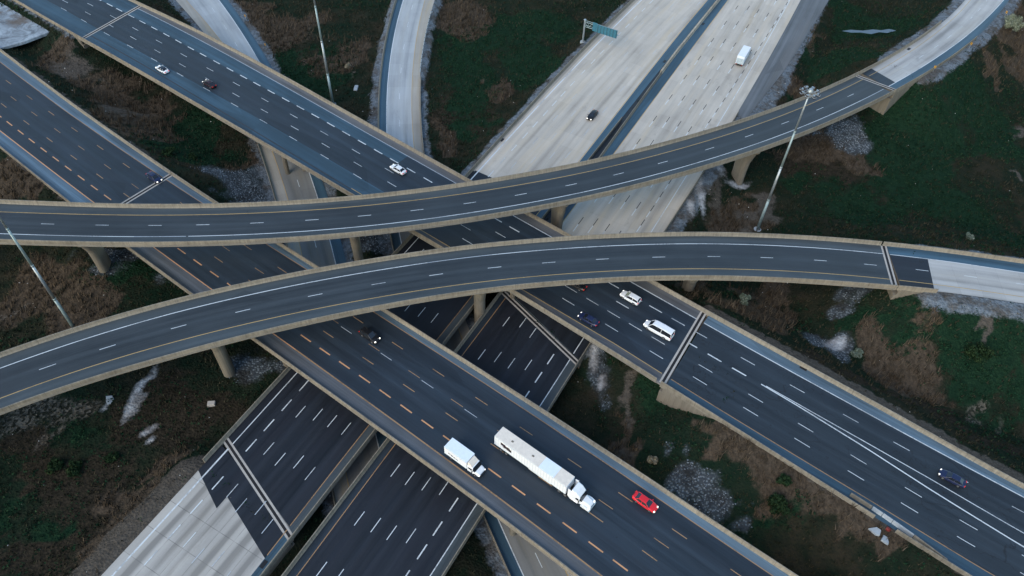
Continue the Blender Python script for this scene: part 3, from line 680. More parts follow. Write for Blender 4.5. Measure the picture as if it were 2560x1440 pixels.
D3 = [102.1, 114, 125.5, 135.8, 147.5, 159.4, 170.9, 182.6, 194.7, 206.9, 244.9, 259.5, 273, 286.3, 300.3, 313.8, 325.9, 351, 360.6, 369.5, 378.2, 386.7, 394.7]
o3 = tab([(0, -3.3), (102, -3.35), (150, -3.25), (195, -3.45), (245, -3.1), (275, -2.85), (300, -3.0), (326, -3.4), (350, -3.7), (395, -4.4), (480, -4.5)])
dashes(r3, [s for s in D3 if s < 326], 12, 6, 322, o3, B3, L=2.9)
joint(r3, 324.4, 327.6, L3, R3_, B3)
for s_, zb in ((58, 3), (110, 8.5), (168, 2.0), (216.5, 3.0), (272.5, 3.2)): hammer_pier(r3, s_, -3.8, zb, B3, wt=8.6, wb=4.2, th=2.0)
abutment(r3, 326.2, 1, plus(L3, .45), plus(R3_, -.45), 6, B3, wing=17, wl=1, wr=1)
road_base(r3, 327, r3.len, plus(L3, .0), R3_, 'road')
strip(r3, 327.0, 331.8, L3, R3_, .006, M['asp_main'], 'road_surface', kind='structure', s1b=331.0)
strip(r3, 331.8, r3.len, L3, q3, .005, M['pave_ramp'], 'road_surface', kind='structure', s0b=331.2)
strip(r3, 327, r3.len, q3, R3_, .008, M['asp_blue'], 'road_shoulder', kind='structure')
marking(r3, [(327.5, r3.len)], -.05, .15, M['yellow'], None, 'road_marking', kind='structure', dz=.016)
marking(r3, [(327.5, r3.len)], q3, .2, M['white'], None, 'road_marking', kind='structure', dz=.016)
dashes(r3, [s for s in D3 if s > 330], 9, 333, 480, o3, None, name='road_marking', kind='structure', L=2.9, dz=.016)
def bar_thing(o, label, group='roadside concrete barriers', cat='concrete barrier', name='concrete_barrier'):
    o.name = name; o['label'] = label; o['category'] = cat; o['group'] = group; return o
bar_thing(barrier(r3, 326, 376, L3, 1, None, False), 'tan concrete barrier along the far side of the pale ramp at top right')
bar_thing(barrier(r3, 326, 375, R3_, -1, None, False), 'tan concrete barrier below the blue shoulder of the top right ramp')
AT.append((r3, 341, r3.len, L3, R3_, (3.0, 3.5, 0)))

# ---- R4: lower curved ramp
L4, l4, q4, R4_ = r4.o('L'), r4.o('l'), F(0.0), plus(r4.o('R'), .45)
B4 = empty('overpass_bridge', r4.P(190, 3)[:2] + (0,), label='lower arched ramp bridge running from the bottom left edge to the right edge', cat='bridge', group='flyover bridges')
J4 = 275.0
deck(r4, 4, J4, plus(L4, .42), plus(R4_, -.42), B4, 5)
ramp_surface(r4, 4, J4, L4, l4, q4, R4_, B4)
barrier(r4, 4, J4, L4, 1, B4); barrier(r4, 4, J4, R4_, -1, B4)
marking(r4, [(4, J4)], 0.0, .16, M['yellow'], B4)
marking(r4, [(4, 172), (186, J4)], l4, .18, M['white'], B4); marking(r4, [(172, 186)], l4, .16, M['white_worn'], B4)
D4 = [98.4, 108.9, 121.9, 134.1, 148.4, 161.3, 173.3, 185.8, 197.6, 209.5, 222.2, 234.8, 247, 259.4, 270.9, 282.7, 293.6]
o4 = tab([(0, 3.3), (98, 3.4), (148, 3.7), (222, 3.6), (259, 3.95), (300, 4.05), (400, 4.1)])
dashes(r4, D4[:-2], 12, 6, 273.4, o4, B4, L=2.9)
joint(r4, 275.6, 274.8, L4, R4_, B4)
for s_, zb in ((72, 3), (127, 2.8), (182.5, 2.0), (231, 3.0)): hammer_pier(r4, s_, 3.6, zb, B4, wt=8.4, wb=3.4, th=2.4)
abutment(r4, 275.8, 1, plus(L4, .45), plus(R4_, -.45), 6, B4, wing=12)
road_base(r4, 276.3, r4.len, L4, R4_, 'road')
strip(r4, 276.3, r4.len, L4, l4, .006, M['asp_blue'], 'road_shoulder', kind='structure')
strip(r4, 276.3, 285.0, l4, R4_, .006, M['asp_dark'], 'road_surface', kind='structure', s1b=283.9)
strip(r4, 285.0, r4.len, l4, R4_, .007, M['pave_ramp'], 'road_surface', kind='structure', s0b=283.9)
marking(r4, [(276.4, r4.len)], 0.0, .16, M['yellow'], None, 'road_marking', kind='structure', dz=.016)
marking(r4, [(276.4, r4.len)], l4, .18, M['white'], None, 'road_marking', kind='structure', dz=.016)
dashes(r4, D4[-2:], 11.5, 278, 388, o4, None, name='road_marking', kind='structure', L=2.9, dz=.016)
bar_thing(barrier(r4, 275.4, 390, L4, 1, None, False), 'tan concrete barrier on the far side of the right edge ramp')
AT.append((r4, 284, r4.len, L4, R4_, (2.0, 4.5, 0)))
bar_thing(barrier(r4, 275.2, 284.2, R4_, -1, None, True), 'short tan concrete barrier on the near side beside the dark asphalt patch at right')

# ---- R2: highway running down from top left, white dashes
L2, q2, R2_ = r2.o('L'), r2.o('r'), plus(r2.o('R'), .45)
B2 = empty('overpass_bridge', r2.P(200, -8)[:2] + (0,), label='wide straight highway bridge with white lane dashes running from top left under both ramps', cat='bridge', group='flyover bridges')
JA, JC = 92.0, 296.2
t2 = tab([(0, -3.6), (83, -3.96), (100, -4.35), (125, -4.65), (148, -4.45), (180, -3.75), (215, -3.65), (250, -3.6), (300, -3.25), (450, -3.2)])
b2 = tab([(0, -7.4), (78, -7.6), (102, -8.23), (126, -8.33), (162, -7.85), (186, -7.4), (250, -7.1), (300, -6.85), (450, -6.9)])
c2_ = tab([(0, -10.8), (82, -11.3), (106, -11.84), (130, -11.9), (166, -11.26), (190, -10.72), (250, -10.4), (303, -10.46), (325, -10.81), (356, -11.9), (450, -12.6)])
d2 = tab([(0, -14.0), (74, -14.4), (97, -15.27), (133, -15.3), (170, -14.47), (194, -14.05), (250, -13.7), (303, -13.92), (325, -14.4), (357, -15.43), (450, -16)])
qq2 = tab([(0, -18.3), (95, -18.5), (150, -18.7), (230, -17.9), (285, -17.0), (310, -17.55), (340, -18.1), (360, -18.8), (450, -19.5)])
deck(r2, JA, JC, plus(L2, .42), plus(R2_, -.42), B2, 8, s0b=93.3, s1b=297.2)
lw2 = lambda v: 0.0
strip(r2, JA, JC, L2, t2, .004, M['asp_light'], 'shoulder', B2)
strip(r2, JA, JC, t2, d2, .005, M['asp_main'], 'lane_surface', B2)
strip(r2, JA, 218, d2, R2_, .004, M['asp_light'], 'shoulder', B2); strip(r2, 218, JC, d2, qq2, .004, M['asp_main'], 'lane_surface', B2, s1b=297); strip(r2, 218, JC + .8, qq2, R2_, .004, M['shoulder_dim'], 'shoulder', B2)
strip(r2, JA, JC, L2, plus(F(0.0), -.1), .0065, M['shoulder_dim'], 'shoulder', B2)
strip(r2, 210, JC, plus(F(0.0), -.1), t2, .007, M['asp_main'], 'lane_surface', B2)
barrier(r2, JA, JC, L2, 1, B2); barrier(r2, JA, JC, R2_, -1, B2)
marking(r2, [(JA, 160)], -.05, .16, M['white_worn'], B2); marking(r2, [(160, 245)], -.05, .14, M['white_worn'], B2); marking(r2, [(245, JC)], -.05, .2, M['white'], B2)
marking(r2, [(208, JC)], qq2, .16, M['yellow'], B2)
marking(r2, [(JA, 208)], plus(qq2, -.3), .35, M['blackp'], B2)
T2 = [83, 88, 94.2, 100, 106.1, 112.1, 118.1, 124.2, 130, 136.3, 142.4, 148.5, 154.3, 160.4, 166.5, 172.5, 178.5, 184.7, 190.7, 202.8, 208.6, 214.6, 220.4, 242.8, 248.1]
dashes(r2, T2, 6.05, 93.5, 252, t2, B2, L=3.0, w_=.26)
dashes(r2, [101.7, 113.6, 125.7, 137.9, 149.8, 162.1, 174.1, 186.2], 12.1, 93.5, 262, b2, B2)
dashes(r2, [93.9, 105.7, 117.8, 129.9, 142, 154, 166.1, 178.4, 190.4], 12.1, 93.5, 262, c2_, B2)
dashes(r2, [97.2, 109, 120.9, 133.4, 145.5, 157.6, 169.7, 181.6, 193.7], 12.1, 93.5, 262, d2, B2)
# south-east part of the deck
dashes(r2, [275.8, 281.8, 286.8, 292.4], 5.7, 262, 295, t2, B2, L=3.2, w_=.2)
dashes(r2, [280.5, 291.6], 11.2, 262, 295, b2, B2, L=3.2, w_=.2)
dashes(r2, [269.2, 274.9, 280.4, 285.9, 291.5], 11.2, 262, 295, c2_, B2, L=3.2)
dashes(r2, [282, 293], 11.2, 262, 295, d2, B2, L=3.2)
joint(r2, 91.2, 93.6, L2, R2_, B2); joint(r2, 295.6, 297.4, L2, R2_, B2)
abutment(r2, 91.5, -1, plus(L2, .45), plus(R2_, -.45), 4, B2, sb=93.0, wing=10)
abutment(r2, 296.6, 1, plus(L2, .45), plus(R2_, -.45), 4, B2, sb=298.0, wing=15, wl=0)
for s_, zb in ((184, 1.5), (214, 1.5), (262, 1.5)): column_pier(r2, s_, L2(s_) - 1.5, R2_(s_) + 1.5, 5, zb, B2, skew=6)
# at grade, both ends
road_base(r2, 0, JA - .6, L2, R2_, 'road', s1b=92.6)
strip(r2, 0, JA - .7, L2, t2, .005, M['asp_light'], 'road_shoulder', kind='structure')
strip(r2, 0, JA - .7, t2, d2, .006, M['asp_main'], 'road_surface', kind='structure', s1b=92.4)
strip(r2, 0, 92.4, d2, R2_, .005, M['asp_light'], 'road_shoulder', kind='structure')
dashes(r2, [83, 88], 6, 20, 91, t2, None, w_=.3, name='road_marking', kind='structure', dz=.016)
dashes(r2, [78, 90], 12, 20, 91, b2, None, name='road_marking', kind='structure', dz=.016); dashes(r2, [82], 12, 20, 91, c2_, None, name='road_marking', kind='structure', dz=.016)
dashes(r2, [74, 85], 12, 20, 91, d2, None, name='road_marking', kind='structure', dz=.016)
bar_thing(barrier(r2, 0, JA, L2, 1, None, False), 'tan concrete barrier on the far side of the highway in the top left corner')
bar_thing(barrier(r2, 0, JA, R2_, -1, None, False), 'tan concrete barrier between the highway and the pale lot in the top left corner')
AT.append((r2, 0, JA, L2, R2_, (0.2, 1.0, 0)))
road_base(r2, JC + .6, r2.len, L2, R2_, 'road', s0b=298.2)
strip(r2, JC + .7, r2.len, 0.05, L2, .006, M['shoulder'], 'road_shoulder', kind='structure')
strip(r2, JC + .7, r2.len, 0.05, plus(qq2, 0), .006, M['asp_cracked'], 'road_surface', kind='structure', s0b=298.1)
strip(r2, 298.3, r2.len, qq2, R2_, .006, M['asp_light'], 'road_shoulder', kind='structure')
marking(r2, [(JC + .8, r2.len)], 0.0, .2, M['white'], None, 'road_marking', kind='structure', dz=.016)
marking(r2, [(298.4, r2.len)], qq2, .18, M['orange_worn'], None, 'road_marking', kind='structure', dz=.016)
dashes(r2, [297.8, 308.9, 319.9, 331.2, 341.4, 352.5], 11.1, 297, 440, t2, None, L=3.2, name='road_marking', kind='structure', dz=.016)
dashes(r2, [303, 308.6], 5.7, 297, 311, plus(b2, 0), None, L=3.2, w_=.28, name='road_marking', kind='structure', dz=.016)
dashes(r2, [302.7, 314, 324.7, 335.5, 346.1, 356.2], 10.8, 298.5, 440, c2_, None, L=3.2, name='road_marking', kind='structure', dz=.016)
dashes(r2, [303.2, 314.5, 325.4, 336.2, 346.4, 356.6], 10.8, 298.5, 440, d2, None, L=3.2, name='road_marking', kind='structure', dz=.016)
marking(r2, [(313.5, 440)], tab([(313.5, -6.8), (321, -7.0), (335.7, -7.85), (349.3, -9.1), (363.5, -10.1), (450, -15)]), .24, M['white'], None, 'road_marking', kind='structure', dz=.016)
marking(r2, [(314.5, 440)], tab([(314.5, -6.6), (321, -6.6), (335.3, -6.65), (348.7, -6.85), (362.5, -7.4), (450, -10)]), .16, M['white'], None, 'road_marking', kind='structure', dz=.017)
bar_thing(barrier(r2, JC, 450, L2, 1, None, False), 'long tan concrete barrier beside the pale blue shoulder at lower right')
bar_thing(barrier(r2, 297.2, 341.6, R2_, -1, None, False), 'tan concrete barrier above the brown grass, ending at the broken gap at lower right')
bar_thing(barrier(r2, 345.6, 450, R2_, -1, None, False), 'tan concrete barrier continuing beyond the broken gap to the bottom edge')
AT.append((r2, JC + .5, r2.len, L2, F(-8.0), (3.6, 0.0, 1)))
AT.append((r2, 311, r2.len, F(-7.0), R2_, (0.0, 0.6, 1)))

# ---- R7: highway with orange dashes
L7, l7, q7, R7_ = plus(r7.o('L'), -.45), r7.o('l'), F(0.0), plus(r7.o('R'), .45)
B7 = empty('overpass_bridge', r7.P(240, 8)[:2] + (0,), label='wide highway bridge with orange lane dashes carrying the long truck', cat='bridge', group='flyover bridges')
J7, E7 = 141.2, r7.len - 3
a7 = tab([(0, 12.8), (93, 12.84), (141, 13.12), (212, 13.5), (257, 13.9), (290, 14.7), (370, 15.8)])
b7 = tab([(0, 9.7), (90, 9.72), (140, 9.8), (220, 10.3), (260, 10.7), (290, 11.3), (370, 12)])
w7 = tab([(0, 9.4), (212, 10.0), (246, 10.36), (370, 11.4)])
k7 = tab([(0, 6.4), (100, 6.33), (140, 6.5), (210, 6.9), (243, 7.48), (288, 8.08), (370, 8.5)])
t7 = tab([(0, 3.2), (89, 3.2), (106, 3.1), (136, 3.17), (207, 3.3), (225, 3.46), (257, 3.33), (285, 3.5), (370, 3.6)])
deck(r7, J7, E7, plus(L7, .42), plus(R7_, -.42), B7, 8)
strip(r7, J7, E7, L7, l7, .004, M['shoulder'], 'shoulder', B7)
strip(r7, J7, E7, l7, q7, .005, M['asp_main'], 'lane_surface', B7)
strip(r7, J7, E7, q7, R7_, .004, M['shoulder_dim'], 'shoulder', B7)
barrier(r7, J7, E7, L7, 1, B7); barrier(r7, J7, E7, R7_, -1, B7)
marking(r7, [(J7, E7)], l7, .16, M['orange_worn'], B7); marking(r7, [(J7, 208)], 0.0, .22, M['orange'], B7); marking(r7, [(208, E7)], 0.0, .26, M['orange_worn'], B7)
A7 = [93.2, 104.8, 117, 128.9, 141.1, 212.6, 223.8, 234.9, 245.9, 256.7, 267.7, 278.6, 289.6]; B7s = [79, 90, 113.4, 125.6, 137.7, 220.3, 231.3, 242.4]; K7 = [80, 92, 103.8, 115.5, 127.4, 139.3, 210.4, 221.7, 232.7, 243.6, 276.6, 287.6]
T7 = [89, 94.9, 100.6, 106.6, 112.5, 118.4, 124.4, 130.3, 136.1, 207.5, 213.1, 218.7, 224.3, 229.9, 235.5, 241, 257.4, 262.9, 268.5, 274.1, 279.6, 284.6]
for an, p, of, w_, mt in ((A7, 11.4, a7, .16, 'orange_worn'), (B7s, 11.4, b7, .13, 'orange_worn'), (K7, 11.4, k7, .17, 'orange_worn'), (T7, 5.75, t7, .27, 'orange')):
    dashes(r7, an, p, 143, E7 - 3, of, B7, w_=w_, mat=mt, L=3.0)
    dashes(r7, an, p, 30, 139.5, of, None, w_=w_, mat=mt, L=3.0, name='road_marking', kind='structure', dz=.016)
dashes(r7, [212.6, 223.9, 235, 246], 11.2, 205, 262, w7, B7, w_=.11, mat='white_worn')
joint(r7, 140.9, 141.4, L7, R7_, B7)
abutment(r7, 140.6, -1, plus(L7, .45), plus(R7_, -.45), 4, B7, wing=14)
for s_, zb in ((176, 1.5), (206, 1.5), (268, 2), (318, 2)): column_pier(r7, s_, L7(s_) - 1.5, R7_(s_) + 1.5, 5, zb, B7, skew=5)
road_base(r7, 0, J7 - .8, L7, R7_, 'road')
strip(r7, 0, J7 - .9, L7, l7, .006, M['shoulder'], 'road_shoulder', kind='structure'); strip(r7, 0, J7 - .9, l7, q7, .006, M['asp_main'], 'road_surface', kind='structure'); strip(r7, 0, J7 - .9, q7, R7_, .006, M['shoulder'], 'road_shoulder', kind='structure')
marking(r7, [(0, J7 - 1)], l7, .18, M['orange_worn'], None, 'road_marking', kind='structure', dz=.016); marking(r7, [(0, J7 - 1)], 0.0, .24, M['orange'], None, 'road_marking', kind='structure', dz=.016)
bar_thing(barrier(r7, 0, J7 - .3, L7, 1, None, False), 'pale concrete barrier at the left edge on the far side of the orange lined highway')
bar_thing(barrier(r7, 0, J7 - .3, R7_, -1, None, False), 'pale concrete barrier at the left edge on the near side of the orange lined highway')
AT.append((r7, 0, J7, L7, R7_, (1.4, .4, 1)))

# ---- R1 west carriageway (traffic toward the camera)
Lw, lw, qw, Rw = plus(r7.o('L'), 0), rw.o('l'), F(0.0), plus(rw.o('R'), .45)
Lw = plus(rw.o('L'), -.45)
BWn = empty('overpass_bridge', rw.P(258, 10)[:2] + (0,), label='low dark bridge deck, left of the two carriageways passing beneath the highways', cat='bridge', group='lower carriageway bridges')
G0, G1, G1b = 214.0, 293.4, 302.3        # bridge from G0 to the skewed joint
deck(rw, G0, G1b, plus(Lw, .42), plus(Rw, -.42), BWn, 8, depth=1.3, s1b=G1)
strip(rw, G0, G1b, Lw, lw, .004, M['asp_shoulder'], 'shoulder', BWn, s1b=301.0)
strip(rw, G0, 301.0, lw, qw, .005, M['asp_dark'], 'lane_surface', BWn, s1b=293.9)
strip(rw, G0, 293.9, qw, Rw, .004, M['asp_dark'], 'shoulder', BWn, s1b=G1)
barrier(rw, G0, G1, Rw, -1, BWn); barrier(rw, G0, G1b, Lw, 1, BWn)
marking(rw, [(G0, 294)], 0.0, .2, M['white'], BWn); marking(rw, [(G0, 300.8)], lw, .17, M['orange_worn'], BWn)
ow = [lambda v, k=k: k * (1 if v > 230 else 1 + .03 * min(1, (230 - v) / 40)) for k in (3.32, 6.76, 10.2, 13.65, 17.12)]
anS = ([281.2, 286.6, 291.8, 297.3, 301], [281, 290.6, 300.8], [279.8, 291.3], [279.6, 290, 300.8], [279.6, 290.8, 302.9])
for i in range(5):
    p = 5.5 if i == 0 else 10.9
    dashes(rw, anS[i], p, 216, 294 + i * 1.2, ow[i], BWn, w_=.24 if i == 0 else .15, L=3.1)
    dashes(rw, [anS[i][-1]], p, 296 + i * 1.4, 400, ow[i], None, w_=.24 if i == 0 else .15, name='road_marking', kind='structure', dz=.020, L=3.1, mat='white' if i < 2 else 'white_worn')
joint(rw, G1b + .2, G1, Lw, Rw, BWn)
for s_ in (238, 266): column_pier(rw, s_, Lw(s_) - 1.2, Rw(s_) + 1.2, 5, 0.5, BWn, skew=3, drop=1.5)
abutment(rw, G0 - .2, -1, plus(Lw, .45), plus(Rw, -.45), 0.5, BWn, wing=8, wl=0); abutment(rw, G1b + .8, 1, plus(Lw, .45), plus(Rw, -.45), 0.5, BWn, sb=G1 + .8, wing=9)
# asphalt wedge between the forking barriers
def wedge():
    vs = []; fs = []; uv = []
    for s in np.arange(40, 213, 3.0):
        A = Vector(rw.P(s, Lw(s) + .05)); j = min(np.arange(10, 260, 1.0), key=lambda v: (Vector(re_.P(v, re_.o('B')(v))) - A).length); B = Vector(re_.P(j, re_.o('B')(j) + .2))
        vs += [(A.x, A.y, A.z + .003), (B.x, B.y, B.z + .003)]; uv += [(0, s), ((B - A).length, s)]
    for i in range(len(vs) // 2 - 1): fs.append((2 * i, 2 * i + 1, 2 * i + 3, 2 * i + 2))
    o = mesh('road_shoulder', vs, fs, M['asp_dark'], None, uv, kind='structure')
    if o.data.polygons[0].normal.z < 0: o.data.flip_normals()
wedge()
# north, concrete
Rc = F(21.8)
road_base(rw, 0, G0 - .3, Lw, Rw, 'road')
strip(rw, 0, 199.5, plus(lw, .2), Rw, .005, M['pave_n'], 'road_surface', kind='structure', s1b=198.6)
strip(rw, 199.5, G0 - .3, lw, Rw, .006, M['asp_dark'], 'road_surface', kind='structure', s0b=198.6)
strip(rw, 0, G0 - .3, Lw, plus(lw, .2), .008, M['asp_blue'], 'road_shoulder', kind='structure')
strip(rw, 0, 199, -.9, Rw, .009, M['pave_tan'], 'road_shoulder', kind='structure')
marking(rw, [(0, 213)], 0.0, .34, M['white'], None, 'road_marking', kind='structure', dz=.018); marking(rw, [(0, 213)], lw, .18, M['yellow'], None, 'road_marking', kind='structure', dz=.018)
dashes(rw, [134.1, 141.3, 148.5, 154.8, 166, 172.4, 178.4], 6.4, 40, 212, ow[0], None, w_=.2, name='road_marking', kind='structure', dz=.018, L=3.1)
for i, ph in ((1, 154.1), (2, 149.5), (3, 145.0)): dashes(rw, [ph], 12.4, 40, 212, ow[i], None, w_=.14, name='road_marking', kind='structure', dz=.018, mat='white_worn', L=3.1)
dashes(rw, [130.4, 142.7, 155.3, 167.8, 179.7], 12.4, 40, 212, ow[4], None, w_=.14, name='road_marking', kind='structure', dz=.018, mat='white_worn', L=3.4)
bar_thing(barrier(rw, 0, G0, Rw, -1, None, False), 'long tan concrete barrier left of the pale concrete freeway at the top')
bar_thing(median(re_, 0, 157, plus(re_.o('B'), 0), None), 'tan concrete median barrier between the two pale carriageways, up to the fork')
bar_thing(barrier(rw, 157, G0, Lw, 1, None, False), 'thin curb barrier forking off left from the median toward the upper ramp')
AT.append((rw, 0, G0 - .5, Lw, Rw, (0.0, 2.6, 0)))
# south, concrete slabs
road_base(rw, 303.5, rw.len, Lw, Rw, 'road', s0b=294.8)
strip(rw, 303.2, rw.len, Lw, plus(lw, -.1), .006, M['asp_blue'], 'road_shoulder', kind='structure', s0b=302.0)
strip(rw, 302.0, 307.6, lw, ow[1], .006, M['asp_dark'], 'road_surface', kind='structure', s0b=296.9, s1b=302.2)
strip(rw, 296.9, 304.9, ow[1], Rw, .0062, M['asp_dark'], 'road_surface', kind='structure', s0b=294.6, s1b=300.9)
strip(rw, 307.6, rw.len, lw, ow[1], .0066, M['pave_s'], 'road_surface', kind='structure', s0b=302.2)
strip(rw, 304.9, rw.len, ow[1], Rw, .0068, M['pave_s'], 'road_surface', kind='structure', s0b=300.9)
marking(rw, [(294.6, rw.len)], 0.0, .32, M['white'], None, 'road_marking', kind='structure', dz=.020); marking(rw, [(301.6, 307)], lw, .17, M['orange_worn'], None, 'road_marking', kind='structure', dz=.020)
bar_thing(barrier(rw, G1, 299.0, Rw, -1, None, False), 'short barrier stub left of the skewed joint above the pale slabs at bottom left', name='concrete_barrier')
bar_thing(barrier(rw, G1b, 400, Lw, 1, None, False), 'curving tan concrete wall at the bottom edge between slabs and dark carriageway')
AT.append((rw, 303.0, rw.len, Lw, Rw, (0.0, 5.5, 1)))

# ---- R1 east carriageway (traffic away)
Be, ye, le, Le = plus(re_.o('B'), .45), re_.o('R'), F(0.0), plus(re_.o('L'), -.45)
Le2 = tab([(0, 3.4), (88, 3.4), (167, 3.1), (200, 3.2), (240, 2.2), (262, 1.7), (300, 1.7), (412, 1.7)])
BE = empty('overpass_bridge', re_.P(320, -10)[:2] + (0,), label='low dark bridge deck, right of the two carriageways, reaching the bottom edge', cat='bridge', group='lower carriageway bridges')
H0, H0b = 269.7, 260.6                     # skewed: left side (east) first
E1 = re_.len - 3
deck(re_, H0, E1, plus(Le2, .42), plus(Be, -.42), BE, 8, depth=1.3, s0b=H0b)
strip(re_, H0, E1, Le2, le, .004, M['asp_shoulder'], 'shoulder', BE)
strip(re_, H0 - .5, E1, le, ye, .005, M['asp_dark'], 'lane_surface', BE, s0b=H0b + .3)
strip(re_, H0b + .3, E1, ye, Be, .004, M['asp_main'], 'shoulder', BE, s0b=H0b)
barrier(re_, H0, E1, Le2, 1, BE); barrier(re_, H0b, E1, Be, -1, BE)
marking(re_, [(H0, E1)], 0.0, .19, M['white'], BE); marking(re_, [(H0b + 1, E1)], ye, .16, M['orange_worn'], BE)
oe = [F(k) for k in (-17.1, -13.75, -10.4, -7.05, -3.65)]
anE = ([267.9, 278.5, 310.5, 321.8], [266.2, 277.3, 310.5, 321.3], [267.6, 277.2, 309.8, 321], [275.7, 308.9, 319.7], [271.9, 277.4, 310.7, 316.1, 321.1])
for i in range(5): dashes(re_, anE[i], 5.4 if i == 4 else 10.9, 264 + i * 1.6, 400, oe[i], BE, w_=.25 if i == 4 else .15, L=3.1)
joint(re_, H0 + .1, H0b + .1, Le2, Be, BE)
for s_ in (298, 330): column_pier(re_, s_, Le2(s_) - 1.2, Be(s_) + 1.2, 5, 0.5, BE, skew=-3, drop=1.5)
abutment(re_, H0 - 1, -1, plus(Le2, .45), plus(Be, -.45), 0.5, BE, sb=H0b - 1, wing=8)
road_base(re_, 0, H0 - .8, Le2, Be, 'road', s0b=0, s1b=H0b - .8)
strip(re_, 0, 246, Le2, ye, .005, M['pave_n'], 'road_surface', kind='structure')
strip(re_, 246, H0 - .9, Le2, ye, .006, M['asp_dark'], 'road_surface', kind='structure', s1b=H0b - .6)
strip(re_, 0, H0b - .6, ye, Be, .008, M['asp_blue'], 'road_shoulder', kind='structure')
strip(re_, 0, 166, plus(Le2, tab([(0, 7.5), (92, 7.3), (134, 6.5), (160, 3.6), (166, 3.0)])(0)) if False else (lambda v: Le2(v) + tab([(0, 9), (85, 8.8), (134, 6.3), (160, 3.8), (166, 3.3)])(v)), Le2, .003, M['shoulder_dim'], 'road_shoulder', kind='structure')
marking(re_, [(0, 268)], -.05, .2, M['white'], None, 'road_marking', kind='structure', dz=.018); marking(re_, [(0, 260)], ye, .18, M['yellow'], None, 'road_marking', kind='structure', dz=.018)
oN = (tab([(90, -14.8), (106, -15.2), (131, -16.1), (156, -16.7), (174, -17), (260, -17.1)]), tab([(90, -11.3), (105, -11.6), (130, -12.5), (155, -13.1), (174, -13.5), (260, -13.7)]), tab([(90, -7.7), (105, -8), (130, -8.85), (155, -9.55), (173, -9.9), (260, -10.4)]), tab([(90, -4.1), (106, -4.4), (143, -5.6), (168, -6.24), (260, -7)]), tab([(90, -.3), (112, -.8), (138, -1.7), (162, -2.4), (174, -2.7), (260, -3.6)]))
anN = ([106.3, 118.4, 131.3, 143.9, 156.4, 173.8 - 5], [104.5, 116.6, 129.8, 142.1, 154.8, 167.3], [105.1, 116.7, 130.2, 142.8, 155.1, 167.5], [105.7, 142.9, 157, 168.3], [100.7, 112.3, 125.2, 137.8, 150.1, 161.7, 173.9])
for i in range(5): dashes(re_, anN[i], 6.2 if i == 4 else 12.5, 30, 258, oN[i], None, w_=.2, name='road_marking', kind='structure', dz=.018, black=1, L=2.6 if i == 4 else 3.0)
bar_thing(barrier(re_, 165, H0, Le2, 1, None, False), 'tan concrete barrier right of the pale freeway, beside the white salty dirt')
bar_thing(barrier(re_, 157, H0b, Be, -1, None, False), 'tan concrete median barrier from the fork down beneath the ramps')
AT.append((re_, 0, H0 - 4, lambda v: Le2(v) + (1 if v > 166 else 6), Be, (3.0, 0.0, 0)))

# ---- R5 and R6: low ramps beneath everything
def low(rd, strips, name):
    for a, b, o0, o1, mt, nm_ in strips: strip(rd, a, b, o0, o1, .006, M[mt], nm_, kind='structure')
g5 = tab([(0, -10.5), (84, -9.75), (118, -7.2), (178, -7.6), (314, -7.3)])
road_base(r5, 0, r5.len, 2.65, lambda v: g5(v) - 2.9, 'road')
low(r5, [(0, 165, 0.0, g5, 'pave_low', 'road_surface'), (165, r5.len, 0.0, g5, 'pave_shaded', 'road_surface'), (0, r5.len, 2.65, 0.0, 'asp_blue', 'road_shoulder'), (0, r5.len, g5, lambda v: g5(v) - 2.9, 'pave_tan', 'road_shoulder')], '')
marking(r5, [(0, r5.len)], 0.0, .2, M['white'], None, 'road_marking', kind='structure', dz=.016); marking(r5, [(0, r5.len)], g5, .15, M['yellow'], None, 'road_marking', kind='structure', dz=.016)
dashes(r5, [95.2, 107.6, 119.4, 192.3, 216.5], 12.1, 10, 300, -3.7, None, name='road_marking', kind='structure', dz=.016)
bar_thing(barrier(r5, 170, 300, lambda v: g5(v) - 2.9, -1, None, False), 'tan concrete barrier left of the sunken ramp beneath the white dashed highway')
AT.append((r5, 0, r5.len, F(2.65), lambda v: g5(v) - 2.9, (2.2, 2.2, 0)))
L6 = tab([(0, 11.2), (88, 10.9), (135, 9.9), (170, 9.8), (384, 9.8)])
road_base(r6, 0, r6.len, L6, -2.1, 'road')
low(r6, [(0, 200, 7.5, 0.0, 'pave_low', 'road_surface'), (200, r6.len, 7.5, 0.0, 'pave_shaded', 'road_surface'), (0, r6.len, 0.0, -2.1, 'asp_blue', 'road_shoulder'), (0, r6.len, L6, 7.5, 'pave_tan', 'road_shoulder')], '')
marking(r6, [(0, r6.len)], 0.0, .2, M['white'], None, 'road_marking', kind='structure', dz=.016); marking(r6, [(0, r6.len)], 7.5, .15, M['yellow'], None, 'road_marking', kind='structure', dz=.016)
dashes(r6, [94.2, 105.3, 118.5, 131.6, 145, 158, 294], 12.8, 10, 370, 3.8, None, name='road_marking', kind='structure', dz=.016)
bar_thing(barrier(r6, 0, 340, F(-2.1), -1, None, False), 'tan concrete barrier left of the narrow pale ramp at top centre')
bar_thing(barrier(r6, 136, 200, L6, 1, None, False), 'thin tan concrete barrier right of the narrow pale ramp at top centre')
AT.append((r6, 0, r6.len, L6, F(-2.6), (2.0, 2.2, 0)))
for e in (B3, B4, B2, B7, BWn, BE): local(e)
